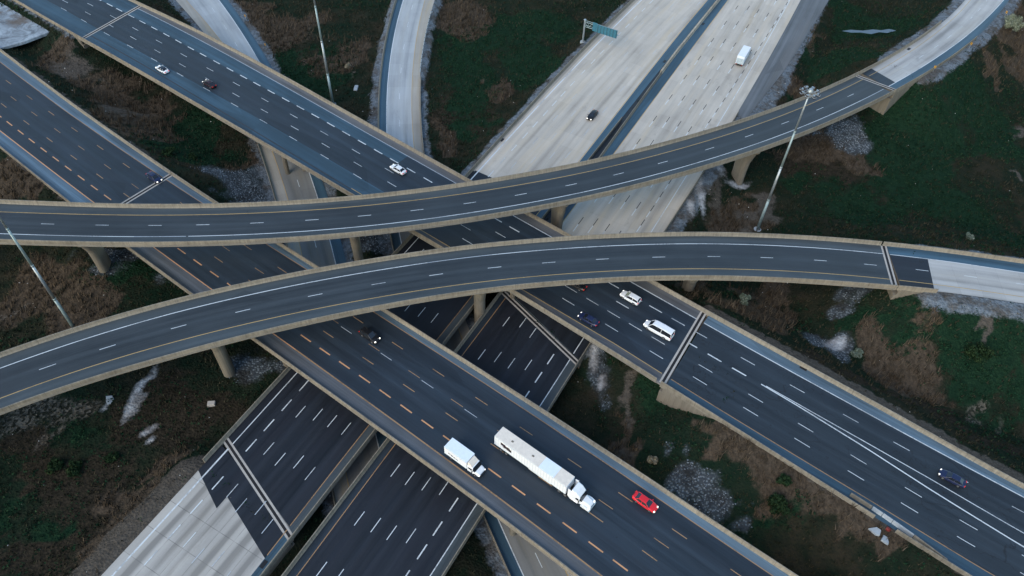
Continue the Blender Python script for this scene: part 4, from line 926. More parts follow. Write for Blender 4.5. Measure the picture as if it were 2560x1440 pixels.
# ------------------------------------------------------------------ terrain
def vnoise(x, y, scale, seed, oct=4):
    out = np.zeros_like(x); amp = 1.0; tot = 0
    for o_ in range(oct):
        g = np.random.default_rng(seed + o_).random((256, 256)); X = x / scale + 1000; Y = y / scale + 1000
        i = np.floor(X).astype(int); j = np.floor(Y).astype(int); fx = X - i; fy = Y - j; fx = fx * fx * (3 - 2 * fx); fy = fy * fy * (3 - 2 * fy)
        a = g[i % 256, j % 256]; b = g[(i + 1) % 256, j % 256]; c = g[i % 256, (j + 1) % 256]; d = g[(i + 1) % 256, (j + 1) % 256]
        out += amp * ((a * (1 - fx) + b * fx) * (1 - fy) + (c * (1 - fx) + d * fx) * fy); tot += amp; amp *= .5; scale /= 2
    return out / tot
def near(rd, X, Y, s0, s1, step=3):
    """nearest sample on a road stretch -> s, signed offset, overshoot beyond the ends, z"""
    ii = np.arange(int(s0), int(min(s1, rd.len)) + 1, step); best = np.full(X.shape, 1e18); k = np.zeros(X.shape, int)
    for i in ii:
        d = (X - rd.x[i]) ** 2 + (Y - rd.y[i]) ** 2; m = d < best; best[m] = d[m]; k[m] = i
    dx = X - rd.x[k]; dy = Y - rd.y[k]; al = dx * rd.tx[k] + dy * rd.ty[k]
    off = -rd.ty[k] * dx + rd.tx[k] * dy
    over = np.where((k <= ii[0]) & (al < 0), -al, 0) + np.where((k >= ii[-1]) & (al > 0), al, 0)
    return k + np.clip(al, -2, 2), off, over, rd.z[k]
def outside(rd, X, Y, s0, s1, oa, ob):
    s, off, over, z = near(rd, X, Y, s0, s1); kk = np.arange(0, int(rd.len) + 1)
    A = np.array([F(oa)(v) for v in kk]); B = np.array([F(ob)(v) for v in kk]); s = np.clip(s, 0, len(kk) - 1)
    hi = np.interp(s, kk, np.maximum(A, B)); lo = np.interp(s, kk, np.minimum(A, B))
    return np.hypot(np.maximum(0, np.maximum(off - hi, lo - off)), over), z, off > (hi + lo) / 2
BL = []
for ln in BLOBS.strip().split('\n'):
    t, a, b, c, d = ln.split(); BL.append((t, float(a), float(b), float(c), float(d)))
def zones(X, Y):
    nx = (vnoise(X, Y, 14, 11) - .5) * 20 + (vnoise(X, Y, 4, 15) - .5) * 12; ny = (vnoise(X, Y, 14, 31) - .5) * 20 + (vnoise(X, Y, 4, 35) - .5) * 12
    W = {t: np.zeros(X.shape) for t in 'GPWDRBN'}
    for t, a, b, c, d in BL:
        k = 1.0 if t not in 'WG' else (.3 if t == 'W' else .7)
        q = ((X + nx * k - a) / (c * (.9 if t == 'G' else 1.1))) ** 2 + ((Y + ny * k - b) / (d * (.9 if t == 'G' else 1.1))) ** 2
        W[t] = np.maximum(W[t], np.exp(-q ** 1.5 * .7))
    return W
def height(X, Y):
    Z = 3.0 + (vnoise(X, Y, 40, 3) - .5) * 2.2 + (vnoise(X, Y, 6, 5) - .5) * .7
    verge = np.zeros(X.shape); vdirt = np.zeros(X.shape); pave = np.full(X.shape, 99.0)
    # ground rises beside the left highway and below the top left lot
    for cx, cy, r_, zz in ((-99, 122, 15, 9.5), (-165, 218, 28, 11.05), (-140, 195, 22, 8.5), (110, 190, 22, 7)):
        g = np.exp(-((X - cx) ** 2 + (Y - cy) ** 2) / r_ ** 2); Z = Z * (1 - g) + zz * g
    cuts = []; nz1 = vnoise(X, Y, 5, 61)
    for rd, s0, s1, oa, ob, vg in AT:
        if rd in (r5, r6): cuts.append((rd, s0, s1, oa, ob, vg, .05)); continue
        d, z, lf = outside(rd, X, Y, s0, s1, oa, ob); vw = np.where(lf, vg[0], vg[1]); flat_ = 1.2 + vw * .35
        Z = np.maximum(Z, z - .12 - np.maximum(0, d - flat_) * .52)
        Z = np.where(d < flat_, np.minimum(Z, z - .12), Z)
        q = np.where(vw > .1, np.clip((vw + 1.0 + (nz1 - .5) * 2.6 - d) / 1.8, 0, 1), 0); pave = np.minimum(pave, d)
        if vg[2]: vdirt = np.maximum(vdirt, q)
        else: verge = np.maximum(verge, q)
    for rd, s0, s1, oa, ob, vg, up in cuts:
        d, z, lf = outside(rd, X, Y, s0, s1, oa, ob); vw = np.where(lf, vg[0], vg[1])
        lim = z - .08 + np.maximum(0, d - 2.0) * .55; Z = np.minimum(Z, lim); Z = np.where(d < 2.0, z - .10, Z)
        verge = np.maximum(verge, np.clip((vw + 1.0 + (nz1 - .5) * 2.6 - d) / 1.8, 0, 1)); pave = np.minimum(pave, d)
    # keep the ground clear of the decks
    for rd, s0, s1, oa, ob, dep in ((rw, 216, 292, Lw, Rw, 3.6), (re_, 272, 409, Le2, Be, 3.6), (r2, 96, 293, L2, R2_, 4.0), (r7, 146, 368, L7, R7_, 4.0), (r3, 4, 322, L3, R3_, 4.5), (r4, 4, 271, L4, R4_, 4.5)):
        d, z, lf = outside(rd, X, Y, s0, s1, oa, ob); Z = np.minimum(Z, z - dep + np.maximum(0, d - 1.5) * .8)
    # inside the at-grade pavements the ground always stays below
    for rd, s0, s1, oa, ob, vg in AT:
        d, z, lf = outside(rd, X, Y, s0, s1, oa, ob); Z = np.where(d < .9, np.minimum(Z, z - .10), Z)
    return Z, verge, pave, vdirt
GX0, GX1, GY0, GY1, GS = -262.0, 262.0, 6.0, 372.0, 1.7
gx = np.arange(GX0, GX1, GS); gy = np.arange(GY0, GY1, GS); nx_, ny_ = len(gx), len(gy)
XX, YY = np.meshgrid(gx, gy); ZZ, VV, PP, VD = height(XX, YY); WW = zones(XX, YY); WW['D'] = np.maximum(WW['D'] * .8, VD)
edge = np.minimum.reduce([XX - GX0, gx[-1] - XX, YY - GY0, gy[-1] - YY]); fe = np.clip(edge / 30, 0, 1)
ZZ = np.where(PP < 8, ZZ, ZZ * fe + 3.0 * (1 - fe))
def samp(A, x, y):
    i = np.clip((x - GX0) / GS, 0, nx_ - 1.01); j = np.clip((y - GY0) / GS, 0, ny_ - 1.01); a = i.astype(int); b = j.astype(int); fx = i - a; fy = j - b
    return (A[b, a] * (1 - fx) + A[b, a + 1] * fx) * (1 - fy) + (A[b + 1, a] * (1 - fx) + A[b + 1, a + 1] * fx) * fy
vs = np.stack([XX.ravel(), YY.ravel(), ZZ.ravel()], 1)
idx = np.arange(nx_ * ny_).reshape(ny_, nx_); fq = np.stack([idx[:-1, :-1], idx[:-1, 1:], idx[1:, 1:], idx[1:, :-1]], -1).reshape(-1, 4)
# outer skirt out to the horizon
bd = [idx[0, 0], idx[0, -1], idx[-1, -1], idx[-1, 0]]; far = [(-4000, -4000, 2.9), (4000, -4000, 2.9), (4000, 4000, 2.9), (-4000, 4000, 2.9)]
vs2 = np.concatenate([vs, np.array(far)]); n0 = len(vs); faces = fq.tolist()
sides = (list(idx[0, :]), list(idx[:, -1]), list(idx[-1, ::-1]), list(idx[::-1, 0]))
for k, sd in enumerate(sides):
    A, B = n0 + k, n0 + (k + 1) % 4; faces.append((A, B) + tuple(int(i) for i in sd[::-1]))
me = bpy.data.meshes.new('ground'); me.from_pydata(vs2.tolist(), [], faces)
def addcol(nm, chans):
    a = me.color_attributes.new(nm, 'FLOAT_COLOR', 'POINT'); arr = np.zeros((len(vs2), 4), np.float32)
    for i, c in enumerate(chans): arr[:n0, i] = c.ravel()
    a.data.foreach_set('color', arr.ravel())
addcol('zone_a', (WW['G'], np.maximum(WW['P'], 0), WW['R'], WW['N'])); addcol('zone_b', (WW['D'], VV, WW['W'], WW['B']))
me.polygons.foreach_set('use_smooth', [True] * len(me.polygons))
def ground_mat():
    m = NM('ground_cover', .95, .03); g = m.n('ShaderNodeNewGeometry').outputs['Position']
    za = m.n('ShaderNodeVertexColor', layer_name='zone_a'); zb = m.n('ShaderNodeVertexColor', layer_name='zone_b')
    sa = m.n('ShaderNodeSeparateColor'); sb_ = m.n('ShaderNodeSeparateColor'); m.L(za.outputs[0], sa.inputs[0]); m.L(zb.outputs[0], sb_.inputs[0])
    fine = m.noise(g, 1.1, 6, .75); mid = m.noise(g, .22, 5, .65); big = m.noise(g, .045, 4); st = m.noise(m.mapping(g, (1.6, .5, 1)), 1.0, 5, .7)
    def z(sock, thr=.42, wd=.22): return m.ramp(m.math('ADD', sock, m.math('MULTIPLY', m.ramp(fine, .3, .7, -1, 1), .16)), thr, thr + wd)
    c = m.mix(m.ramp(mid, .35, .65), (.009, .016, .010), (.032, .028, .019))
    c = m.mix(m.ramp(big, .42, .58, 0, .7), c, (.007, .020, .012))
    c = m.mix(z(sb_.outputs[2 + 0] if False else zb.outputs[1]), c, m.mix(m.ramp(fine, .35, .65), (.015, .014, .010), (.040, .033, .024)))
    c = m.mix(z(za.outputs[1]), c, m.mix(m.ramp(fine, .35, .65), (.006, .019, .011), (.014, .035, .018)))
    c = m.mix(z(sa.outputs[2]), c, m.mix(m.ramp(st, .35, .65), (.036, .029, .021), (.085, .066, .048)))
    dirt = m.mix(m.ramp(fine, .3, .7), (.045, .040, .034), (.105, .093, .078))
    c = m.mix(z(sb_.outputs[0]), c, dirt)
    vo = m.n('ShaderNodeTexVoronoi'); vo.inputs['Scale'].default_value = 1.9; m.L(g, vo.inputs['Vector'])
    peb = m.mix(m.ramp(vo.outputs['Distance'], .15, .5), (.20, .24, .27), (.06, .072, .084)); vcs = m.n('ShaderNodeSeparateColor'); m.L(vo.outputs['Color'], vcs.inputs[0])
    peb = m.mix(m.ramp(mid, .42, .66, 0, .9), peb, (.025, .026, .026))
    c = m.mix(m.math('MULTIPLY', z(sa.outputs[1], .35, .4), .7), c, m.mix(m.ramp(vcs.outputs[1], .3, .8), (.025, .022, .018), (.16, .14, .115)))
    c = m.mix(z(sa.outputs[0], .3, .4), c, peb)
    vg = m.mix(m.ramp(fine, .35, .65), (.070, .085, .097), (.19, .225, .26)); vg = m.mix(m.ramp(mid, .45, .6, 0, .8), vg, dirt)
    c = m.mix(z(sb_.outputs[1], .35, .35), c, vg)
    c = m.mix(m.math('MULTIPLY', z(sb_.outputs[2], .28, .5), m.ramp(fine, .3, .55, .45, 1)), c, m.mix(m.ramp(mid, .35, .7), (.48, .50, .52), (.13, .12, .115)))
    m.bump(m.math('ADD', fine, vo.outputs['Distance']), .35, .6)
    return m.out(c)
me.materials.append(ground_mat()); put(bpy.data.objects.new('ground', me), kind='structure')

# ------------------------------------------------------------------ vegetation, stones (uncountable: one object each)
def veg_mat(name, c0, c1, c2):
    m = NM(name, .9, .03); a = m.n('ShaderNodeVertexColor', layer_name='tint'); s_ = m.n('ShaderNodeSeparateColor'); m.L(a.outputs[0], s_.inputs[0])
    c = m.mix(s_.outputs[0], c0, c1); c = m.mix(m.math('MULTIPLY', s_.outputs[1], .8), c, c2)
    m.b.inputs['Transmission Weight'].default_value = 0
    return m.out(c)
def tri_object(name, V, T, mat, **k):
    n = len(V) // 3; me = bpy.data.meshes.new(name); me.vertices.add(n * 3); me.vertices.foreach_set('co', V.astype(np.float32).ravel())
    me.loops.add(n * 3); me.loops.foreach_set('vertex_index', np.arange(n * 3)); me.polygons.add(n); me.polygons.foreach_set('loop_start', np.arange(0, n * 3, 3)); me.polygons.foreach_set('loop_total', np.full(n, 3))
    a = me.color_attributes.new('tint', 'FLOAT_COLOR', 'POINT'); arr = np.ones((n * 3, 4), np.float32); arr[:, :3] = T; a.data.foreach_set('color', arr.ravel())
    me.update(); me.validate(); me.materials.append(mat); return put(bpy.data.objects.new(name, me), **k)
def visible(x, y, pad=14):
    p = np.stack([x, y, np.full_like(x, 3.0 - 141)], 1) @ np.array(RM); u = 1280 + 1890 * p[:, 0] / p[:, 2]; v = 720 + 1890 * p[:, 1] / p[:, 2]
    return (u > -160) & (u < 2720) & (v > -160) & (v < 1660)
def scatter(n, wfun, seed):
    g = np.random.default_rng(seed); x = g.uniform(-215, 225, n); y = g.uniform(36, 315, n); ok = visible(x, y); x, y = x[ok], y[ok]
    P_ = samp(PP, x, y); w_ = wfun(x, y); ok = (P_ > .8) & (g.random(len(x)) < w_); x, y = x[ok], y[ok]; return x, y, samp(ZZ, x, y), g
def sm01(a, lo, hi): t = np.clip((a - lo) / (hi - lo), 0, 1); return t * t * (3 - 2 * t)
def W_(t): return lambda x, y: samp(WW[t], x, y)
def bare(x, y): return np.clip(1 - sm01(samp(WW['G'], x, y), .25, .6) * .93 - sm01(samp(WW['W'], x, y), .25, .5) - sm01(samp(WW['D'], x, y), .3, .6) * .93 - sm01(samp(VV, x, y), .3, .95) * .96 - sm01(samp(WW['P'], x, y), .3, .7) * .7, 0, 1)
def blades(x, y, z, g, nb, h, wd, lean, spread):
    n = len(x); V = []; T = []
    patch = vnoise(x, y, 5, 77); p2 = vnoise(x, y, 22, 91, 3)
    for b in range(nb):
        a = g.uniform(0, 2 * np.pi, n); r_ = g.uniform(0, spread, n); bx = x + np.cos(a) * r_; by = y + np.sin(a) * r_
        t = g.uniform(0, np.pi, n); hh = h * g.uniform(.55, 1.25, n) * (.55 + .9 * patch); l = g.normal(0, lean, (2, n)) + .12 * hh; w2 = wd * g.uniform(.6, 1.3, n) / 2
        V.append(np.stack([np.stack([bx - np.cos(t) * w2, by - np.sin(t) * w2, z - .05], 1), np.stack([bx + np.cos(t) * w2, by + np.sin(t) * w2, z - .05], 1), np.stack([bx + l[0], by + l[1], z + hh], 1)], 1).reshape(-1, 3))
        c = np.stack([np.clip(p2 * 1.6 - .3 + g.normal(0, .16, n), 0, 1), np.clip(g.random(n) ** 3 + (patch - .55), 0, 1), np.zeros(n)], 1); T.append(np.repeat(c, 3, 0))
    return np.concatenate(V), np.concatenate(T)
def leaves(x, y, z, g, nl, rad, size, up=.6):
    n = len(x); V = []; T = []; patch = vnoise(x, y, 4, 55); p2 = vnoise(x, y, 18, 65, 3)
    sc = .35 + 2.2 * np.clip(patch - .2, 0, 1) ** 1.5 + .25 * g.random(n)
    for b in range(nl):
        d = g.normal(0, 1, (n, 3)); d /= np.linalg.norm(d, axis=1)[:, None]; r_ = rad * sc * g.uniform(.55, 1.05, n); c = np.stack([x, y, z], 1) + d * r_[:, None] * np.array([1, 1, up]) + np.stack([0 * x, 0 * x, rad * sc * .35], 1)
        u = g.normal(0, 1, (n, 3)); u /= np.linalg.norm(u, axis=1)[:, None]; v = np.cross(u, d + .01); v /= np.linalg.norm(v, axis=1)[:, None] + 1e-6; s_ = (size * g.uniform(.6, 1.4, n))[:, None]
        V.append(np.stack([c - u * s_ * .5, c + u * s_ * .5, c + v * s_], 1).reshape(-1, 3))
        t = np.stack([np.clip(p2 * 1.6 - .3 + g.normal(0, .18, n), 0, 1), np.clip(g.random(n) ** 2.5 * 1.1, 0, 1), np.zeros(n)], 1); T.append(np.repeat(t, 3, 0))
    return np.concatenate(V), np.concatenate(T)
M['veg_reed'] = veg_mat('dry_reed', (.034, .028, .020), (.076, .060, .043), (.15, .12, .088))
M['veg_grass'] = veg_mat('dark_grass', (.009, .017, .010), (.030, .030, .019), (.080, .068, .046))
M['veg_green'] = veg_mat('green_leaf', (.003, .016, .010), (.010, .037, .019), (.030, .056, .028))
x, y, z, g = scatter(95000, lambda x, y: sm01(samp(WW['R'], x, y), .28, .6) * bare(x, y), 1)
V, T = blades(x, y, z, g, 5, 1.5, .20, .35, .45)
tri_object('reeds', V, T, M['veg_reed'], kind='stuff')
x, y, z, g = scatter(120000, lambda x, y: np.clip(1 - sm01(samp(WW['R'], x, y), .3, .6) - .6 * sm01(samp(WW['N'], x, y), .3, .6), 0, 1) * bare(x, y), 2)
V, T = blades(x, y, z, g, 3, .6, .26, .25, .5)
tri_object('grass', V, T, M['veg_grass'], kind='stuff')
x, y, z, g = scatter(110000, lambda x, y: np.clip(sm01(samp(WW['N'], x, y), .2, .6) + sm01(vnoise(x, y, 16, 44, 3), .46, .60) * .45 * (1 - sm01(samp(WW['R'], x, y), .2, .5)), 0, 1) * bare(x, y), 3)
V, T = leaves(x, y, z, g, 7, .75, .34)
tri_object('undergrowth', V, T, M['veg_green'], kind='stuff')
# stones
def stones(n, wf, seed, smin, smax, name, mat):
    x, y, z, g = scatter(n, wf, seed); k = len(x); s_ = g.uniform(smin, smax, k) ** 1.0; base = np.array([(1, 0, 0), (-.5, .87, 0), (-.5, -.87, 0), (0, 0, 1), (0, 0, -.6)]); tr = [(0, 1, 3), (1, 2, 3), (2, 0, 3), (1, 0, 4), (2, 1, 4), (0, 2, 4)]
    P_ = base[None] * (1 + g.uniform(-.35, .35, (k, 5, 3))); a = g.uniform(0, 6.28, k); c_, s2 = np.cos(a), np.sin(a)
    Q = np.stack([P_[..., 0] * c_[:, None] - P_[..., 1] * s2[:, None], P_[..., 0] * s2[:, None] + P_[..., 1] * c_[:, None], P_[..., 2] * .7], -1) * s_[:, None, None] + np.stack([x, y, z + .05], 1)[:, None]
    V = np.concatenate([Q[:, list(t)] for t in tr]).reshape(-1, 3); t_ = np.stack([g.random(k), g.random(k) ** 3, 0 * x], 1); T = np.tile(np.repeat(t_, 3, 0), (6, 1))
    tri_object(name, V, T, mat, kind='stuff')
M['stone'] = veg_mat('riprap_stone', (.10, .12, .14), (.22, .26, .30), (.38, .42, .46)); M['rubble'] = veg_mat('tan_rubble', (.05, .043, .036), (.12, .105, .085), (.30, .27, .22))
stones(330000, lambda x, y: sm01(samp(WW['G'], x, y), .22, .7) * sm01(vnoise(x, y, 6, 12), .42, .62), 4, .07, .24, 'riprap', M['stone'])
stones(160000, lambda x, y: np.clip(sm01(samp(WW['P'], x, y), .2, .8) * .45 * sm01(vnoise(x, y, 6, 19), .4, .6) + sm01(samp(VV, x, y), .2, .8) * .05 + .03 * sm01(samp(WW['D'], x, y), .2, .8), 0, 1), 5, .06, .20, 'rubble', M['rubble'])
stones(52000, lambda x, y: .016 * (vnoise(x, y, 20, 71) > .5) + .02 * sm01(samp(VV, x, y), .02, .3) + .06 * sm01(samp(WW['D'], x, y), .1, .5) + .07 * sm01(samp(WW['P'], x, y), .1, .5) + .04 * sm01(samp(WW['R'], x, y), .3, .6) * (vnoise(x, y, 12, 8) > .55), 6, .07, .21, 'litter', flat('pale_litter', (.52, .52, .5), .7))

def gz(x, y): return float(samp(ZZ, np.array([x]), np.array([y]))[0])
def bush(x, y, r_, h, mat, label, seed, name='bush', dens=520, size=.42, trunk=True, z=None):
    z = gz(x, y) if z is None else z; e = empty(name, (x, y, z), label=label, cat='bush', group='bushes and small trees')
    g = np.random.default_rng(seed); nc = 14; cen = g.normal(0, 1, (nc, 3)); cen /= np.linalg.norm(cen, axis=1)[:, None]; cen *= g.uniform(.3, .95, nc)[:, None]; cen = cen * np.array([r_, r_, h * .42]) + np.array([0, 0, h * .58])
    V = []; T = []
    for c in cen:
        n = dens // nc * 2; d = g.normal(0, 1, (n, 3)); d /= np.linalg.norm(d, axis=1)[:, None]; p = c + d * (r_ * .38) * g.uniform(.5, 1.1, n)[:, None]
        u = g.normal(0, 1, (n, 3)); u /= np.linalg.norm(u, axis=1)[:, None]; v = np.cross(u, d); v /= np.linalg.norm(v, axis=1)[:, None] + 1e-6; s_ = size * g.uniform(.5, 1.2, n)[:, None]
        V.append(np.stack([p - u * s_ / 2, p + u * s_ / 2, p + v * s_], 1).reshape(-1, 3)); t = np.stack([g.random(n), g.random(n) ** 3, np.zeros(n)], 1); T.append(np.repeat(t, 3, 0))
    tri_object('crown', np.concatenate(V), np.concatenate(T), mat, parent=e)
    m = MB(); m.cyl((0, 0, -.3), (.1, .05, h * .45), .14, .07, 7)
    for c in cen[:6]: m.cyl((.1 * c[0], .1 * c[1], h * .25), tuple(c), .06, .02, 5)
    m.build('trunk', M['bark'], e)
M['bark'] = concrete('bark', (.06, .05, .04), .4)
M['leaf_pale'] = veg_mat('pale_leaf', (.10, .13, .09), (.21, .24, .17), (.32, .34, .27)); M['leaf_grey'] = veg_mat('grey_leaf', (.07, .10, .085), (.13, .17, .13), (.22, .25, .2)); M['leaf_dark'] = veg_mat('dark_leaf', (.007, .020, .010), (.018, .036, .016), (.036, .056, .024))
M['leaf_tan'] = veg_mat('dry_leaf', (.14, .12, .08), (.26, .23, .16), (.36, .33, .25))
bush(161.3, 233.5, 2.9, 4.6, M['leaf_pale'], 'pale grey green tree at the top right corner beside the curved ramp', 1, 'tree', 900)
bush(53.8, 113.8, 1.3, 2.4, M['leaf_grey'], 'pale grey shrub between the two highways, just below the right flyover pier', 2)
bush(29.1, 72.7, .9, 1.8, M['leaf_tan'], 'straw coloured bush on the dark slope right of the orange highway', 3)
bush(50.7, 63.0, 2.3, 2.6, M['leaf_dark'], 'dark green bush in the brown grass by the bottom right riprap', 4, dens=900)
bush(52.3, 66.6, 1.3, 1.8, M['leaf_dark'], 'smaller dark green bush just above the big one by the bottom right riprap', 14)
bush(-87.5, 67.2, 1.6, 1.7, M['leaf_dark'], 'dark green bush, leftmost of three in the bottom left field', 6)
bush(-83.6, 67.0, 1.7, 1.8, M['leaf_dark'], 'dark green bush, middle of three in the bottom left field', 7)
bush(-77.4, 69.6, 1.2, 1.2, M['leaf_dark'], 'small bright green bush, rightmost of three in the bottom left field', 8)
bush(-55.2, 208.8, 1.1, 1.3, M['leaf_tan'], 'round straw coloured bush right of the tall pole at top left', 9)
bush(-118.0, 97.5, 1.5, 1.3, M['leaf_tan'], 'pale dry bush at the left edge above the lower ramp', 19)
bush(-92.5, 155.5, 1.7, 1.6, M['leaf_dark'], 'dark green bush on the brown slope between the two highways at left', 10)
bush(-87.0, 156.5, 1.2, 1.3, M['leaf_dark'], 'second dark green bush on the same brown slope, closer to the stones', 20)
bush(101.6, 99.0, 2.6, 2.6, M['leaf_dark'], 'tall dark green bush in the thicket right of the reed bed', 11, dens=900)
bush(77.0, 101.0, 1.1, 1.4, M['leaf_grey'], 'small yellow green bush at the top edge of the right reed bed', 12)
bush(113.1, 136.1, 1.0, 1.2, M['leaf_grey'], 'small pale bush in the large green field at right', 13)

# ------------------------------------------------------------------ masts
def torus(m, c, r_, t, n=20, k=6):
    rings = []
    for i in range(n):
        a = 2 * math.pi * i / n; rings.append([(c[0] + math.cos(a) * (r_ + t * math.cos(2 * math.pi * j / k)), c[1] + math.sin(a) * (r_ + t * math.cos(2 * math.pi * j / k)), c[2] + t * math.sin(2 * math.pi * j / k)) for j in range(k)])
    rings.append(rings[0]); m.loft(rings, caps=False)
def mast(x, y, label, z=None, H=42.7):
    z = gz(x, y) if z is None else z; e = empty('high_mast_light', (x, y, z), label=label, cat='light mast', group='high mast lights')
    m = MB(); m.cyl((0, 0, -.5), (0, 0, .35), .95, .95, 20); m.build('base', M['conc_new'], e)
    rr = .38
    for i in range(4):
        z0 = .3 + i * (H - .5) / 4; z1 = .3 + (i + 1) * (H - .5) / 4; r1 = rr - .06
        m = MB(); m.cyl((0, 0, z0), (0, 0, z1), rr, r1, 14); m.cyl((0, 0, z1 - .5), (0, 0, z1), r1 + .035, r1 + .035, 14); m.build('pole_section', M['galv'] if i % 2 else M['galv_green'], e, smooth=True); rr = r1 + .01
    m = MB(); m.cyl((0, 0, H), (0, 0, H + .55), .62, .40, 16); m.cyl((0, 0, H - .2), (0, 0, H), .35, .62, 16); m.build('head_cover', M['galv'], e)
    m = MB(); torus(m, (0, 0, H - .35), 1.15, .05); torus(m, (0, 0, H - .85), 1.0, .04)
    for i in range(8):
        a = 2 * math.pi * i / 8; m.cyl((.3 * math.cos(a), .3 * math.sin(a), H - .35), (1.15 * math.cos(a), 1.15 * math.sin(a), H - .35), .04, n=6)
    m.build('ring', M['galv'], e)
    for i in range(8):
        a = 2 * math.pi * (i + .3) / 8; c, s_ = math.cos(a), math.sin(a); lum = empty('luminaire', parent=e)
        m = MB(); m.cyl((1.15 * c, 1.15 * s_, H - .4), (1.75 * c, 1.75 * s_, H - .15), .05, n=6); m.box((1.75 * c, 1.75 * s_, H - .1), (.34, .5, .34), a); m.build('housing', M['galv'], lum)
        m = MB(); m.box((1.95 * c, 1.95 * s_, H - .30), (.58, .58, .50), a, top=.95); m.build('reflector', M['dark'], lum)
        m = MB(); m.box((1.95 * c, 1.95 * s_, H - .24), (.72, .72, .10), a); m.build('frame', M['conc_new'], lum)
mast(63.4, 142.6, 'complete high mast light right of centre with its ring of lamps in view', z=3.0)
mast(-98.3, 101.4, 'high mast pole at the left edge crossing in front of the upper ramp', z=3.0)
mast(-56.2, 189.0, 'high mast pole at the top edge left of centre, foot behind the white dashed highway', z=3.0)

# ------------------------------------------------------------------ cantilever sign
e = empty('overhead_sign', (19.8, 223.8, gz(19.8, 223.8)), math.radians(-28), label='cantilever road sign seen from behind, beside the concrete freeway at the top', cat='road sign')
m = MB(); m.cyl((0, 0, -.4), (0, 0, .3), .85, .8, 18); m.build('base', M['conc_new'], e)
m = MB(); m.cyl((0, 0, .2), (0, 0, 8.0), .30, .25, 16); m.cyl((0, 0, 8.0), (0, 0, 8.1), .44, .36, 16); m.build('post', M['galv'], e)
m = MB()
for yy in (-.45, .45):
    for zz in (5.9, 7.5): m.cyl((0, yy, zz), (11.6, yy, zz), .085, n=8)
for i in range(9):
    x0 = .3 + i * 1.25; x1 = x0 + 1.25
    for yy in (-.45, .45): m.cyl((x0, yy, 5.9 if i % 2 else 7.5), (x1, yy, 7.5 if i % 2 else 5.9), .045, n=6)
    m.cyl((x1, -.45, 7.5), (x1, .45, 7.5), .04, n=6); m.cyl((x1, -.45, 5.9), (x1, .45, 5.9), .04, n=6)
m.build('truss_arm', M['galv_green'], e)
m = MB(); m.box((8.2, -.62, 6.7), (7.0, .08, 2.7)); m.build('sign_panel', M['green_sign'], e)
m = MB()
for i in range(7): m.box((5.0 + i * 1.07, -.70, 6.7), (.10, .08, 2.75))
m.build('panel_ribs', M['dark'], e)
m = MB(); m.box((3.9, -.62, 6.9), (1.5, .08, 3.0)); m.build('exit_panel', M['green_sign'], e)
m = MB(); m.box((7.6, .75, 5.75), (8.2, .6, .05)); m.cyl((3.6, 1.0, 6.6), (11.6, 1.0, 6.6), .03, n=6)
m.build('walkway', M['galv_green'], e)

# ------------------------------------------------------------------ small roadside things
def warn_sign(x, y, rz, label, z=None):
    z = gz(x, y) if z is None else z; e = empty('warning_sign', (x, y, z), rz, label=label, cat='road sign', group='yellow curve signs')
    m = MB(); m.box((0, 0, 1.1), (.09, .09, 2.3)); m.build('post', M['galv'], e)
    m = MB(); m.box((0, .07, 1.95), (.62, .03, .78)); m.build('panel', M['sign_yellow'], e)
    m = MB()
    for sg in (1, -1):
        m.add([(-.17, .088, 1.95 + sg * 0), (.0, .088, 1.95), (.18, .088, 1.95 + sg * .3), (.02, .088, 1.95 + sg * .3)], [(0, 1, 2, 3)])
        m.add([(-.22, .045, 1.95 + sg * 0), (.0, .045, 1.95), (.25, .045, 1.95 + sg * .42), (.03, .045, 1.95 + sg * .42)], [(3, 2, 1, 0)])
    m.build('chevron', M['dark'], e)
warn_sign(-93.8, 233.2, 2.6, 'yellow curve sign nearest the top edge beside the left pale ramp')
warn_sign(-83.1, 216.9, 2.6, 'yellow curve sign beside the left pale ramp, close above the highway bridge')
warn_sign(160.2, 238.2, 2.0, 'yellow curve sign nearest the top right corner on the gravel verge')
warn_sign(140.3, 216.6, 2.0, 'yellow curve sign at the far end of the top right ramp barrier')
P_ = r3.P(346, R3_(346) - .75); warn_sign(P_[0], P_[1], 2.0, 'yellow curve sign behind the top right ramp barrier, nearest the bridge end', z=P_[2] - .3)
e = empty('guardrail', r6.P(110, 10.4), label='dark steel guardrail with posts on the right verge of the narrow top ramp', cat='guardrail')
zr = r6.P(110, 0)[2]
m = MB(); pp = [Vector(r6.P(s, L6(s) + .1)) for s in np.arange(97, 137, 2.5)]
for p in pp[:-1]: q = p - Vector(e.location); m.box((q.x, q.y, .35), (.16, .2, 1.1), r6.head(110))
m.build('post', M['dark'], e)
m = MB()
for p, q in zip(pp[:-1], pp[1:]):
    a = p - Vector(e.location); b = q - Vector(e.location); m.cyl((a.x, a.y, .66), (b.x, b.y, .66), .13, n=6)
m.build('rail', M['galv'], e)
m = MB(); q = pp[0] - Vector(e.location); m.box((q.x, q.y, .45), (.4, .8, .5), r6.head(97)); m.build('end_terminal', M['conc_new'], e)
def slab(name, x, y, pts, h, mat, label, cat, rz=0, z=None, tilt=0.0):
    z = gz(x, y) if z is None else z; m = MB(); n = len(pts)
    m.add([(a, b, -.15 + tilt * a) for a, b in pts] + [(a * .96, b * .96, h + tilt * a) for a, b in pts], [tuple(range(n))[::-1], tuple(range(n, 2 * n))] + [(i, (i + 1) % n, n + (i + 1) % n, n + i) for i in range(n)])
    o = m.build(name, mat, None, bev=.04, label=label, cat=cat); o.location = (x, y, z); o.rotation_euler = (0, 0, rz); return o
P1 = r2.P(342.8, R2_(342.8) - 2.2); P2 = r2.P(344.6, R2_(344.6) - 2.5)
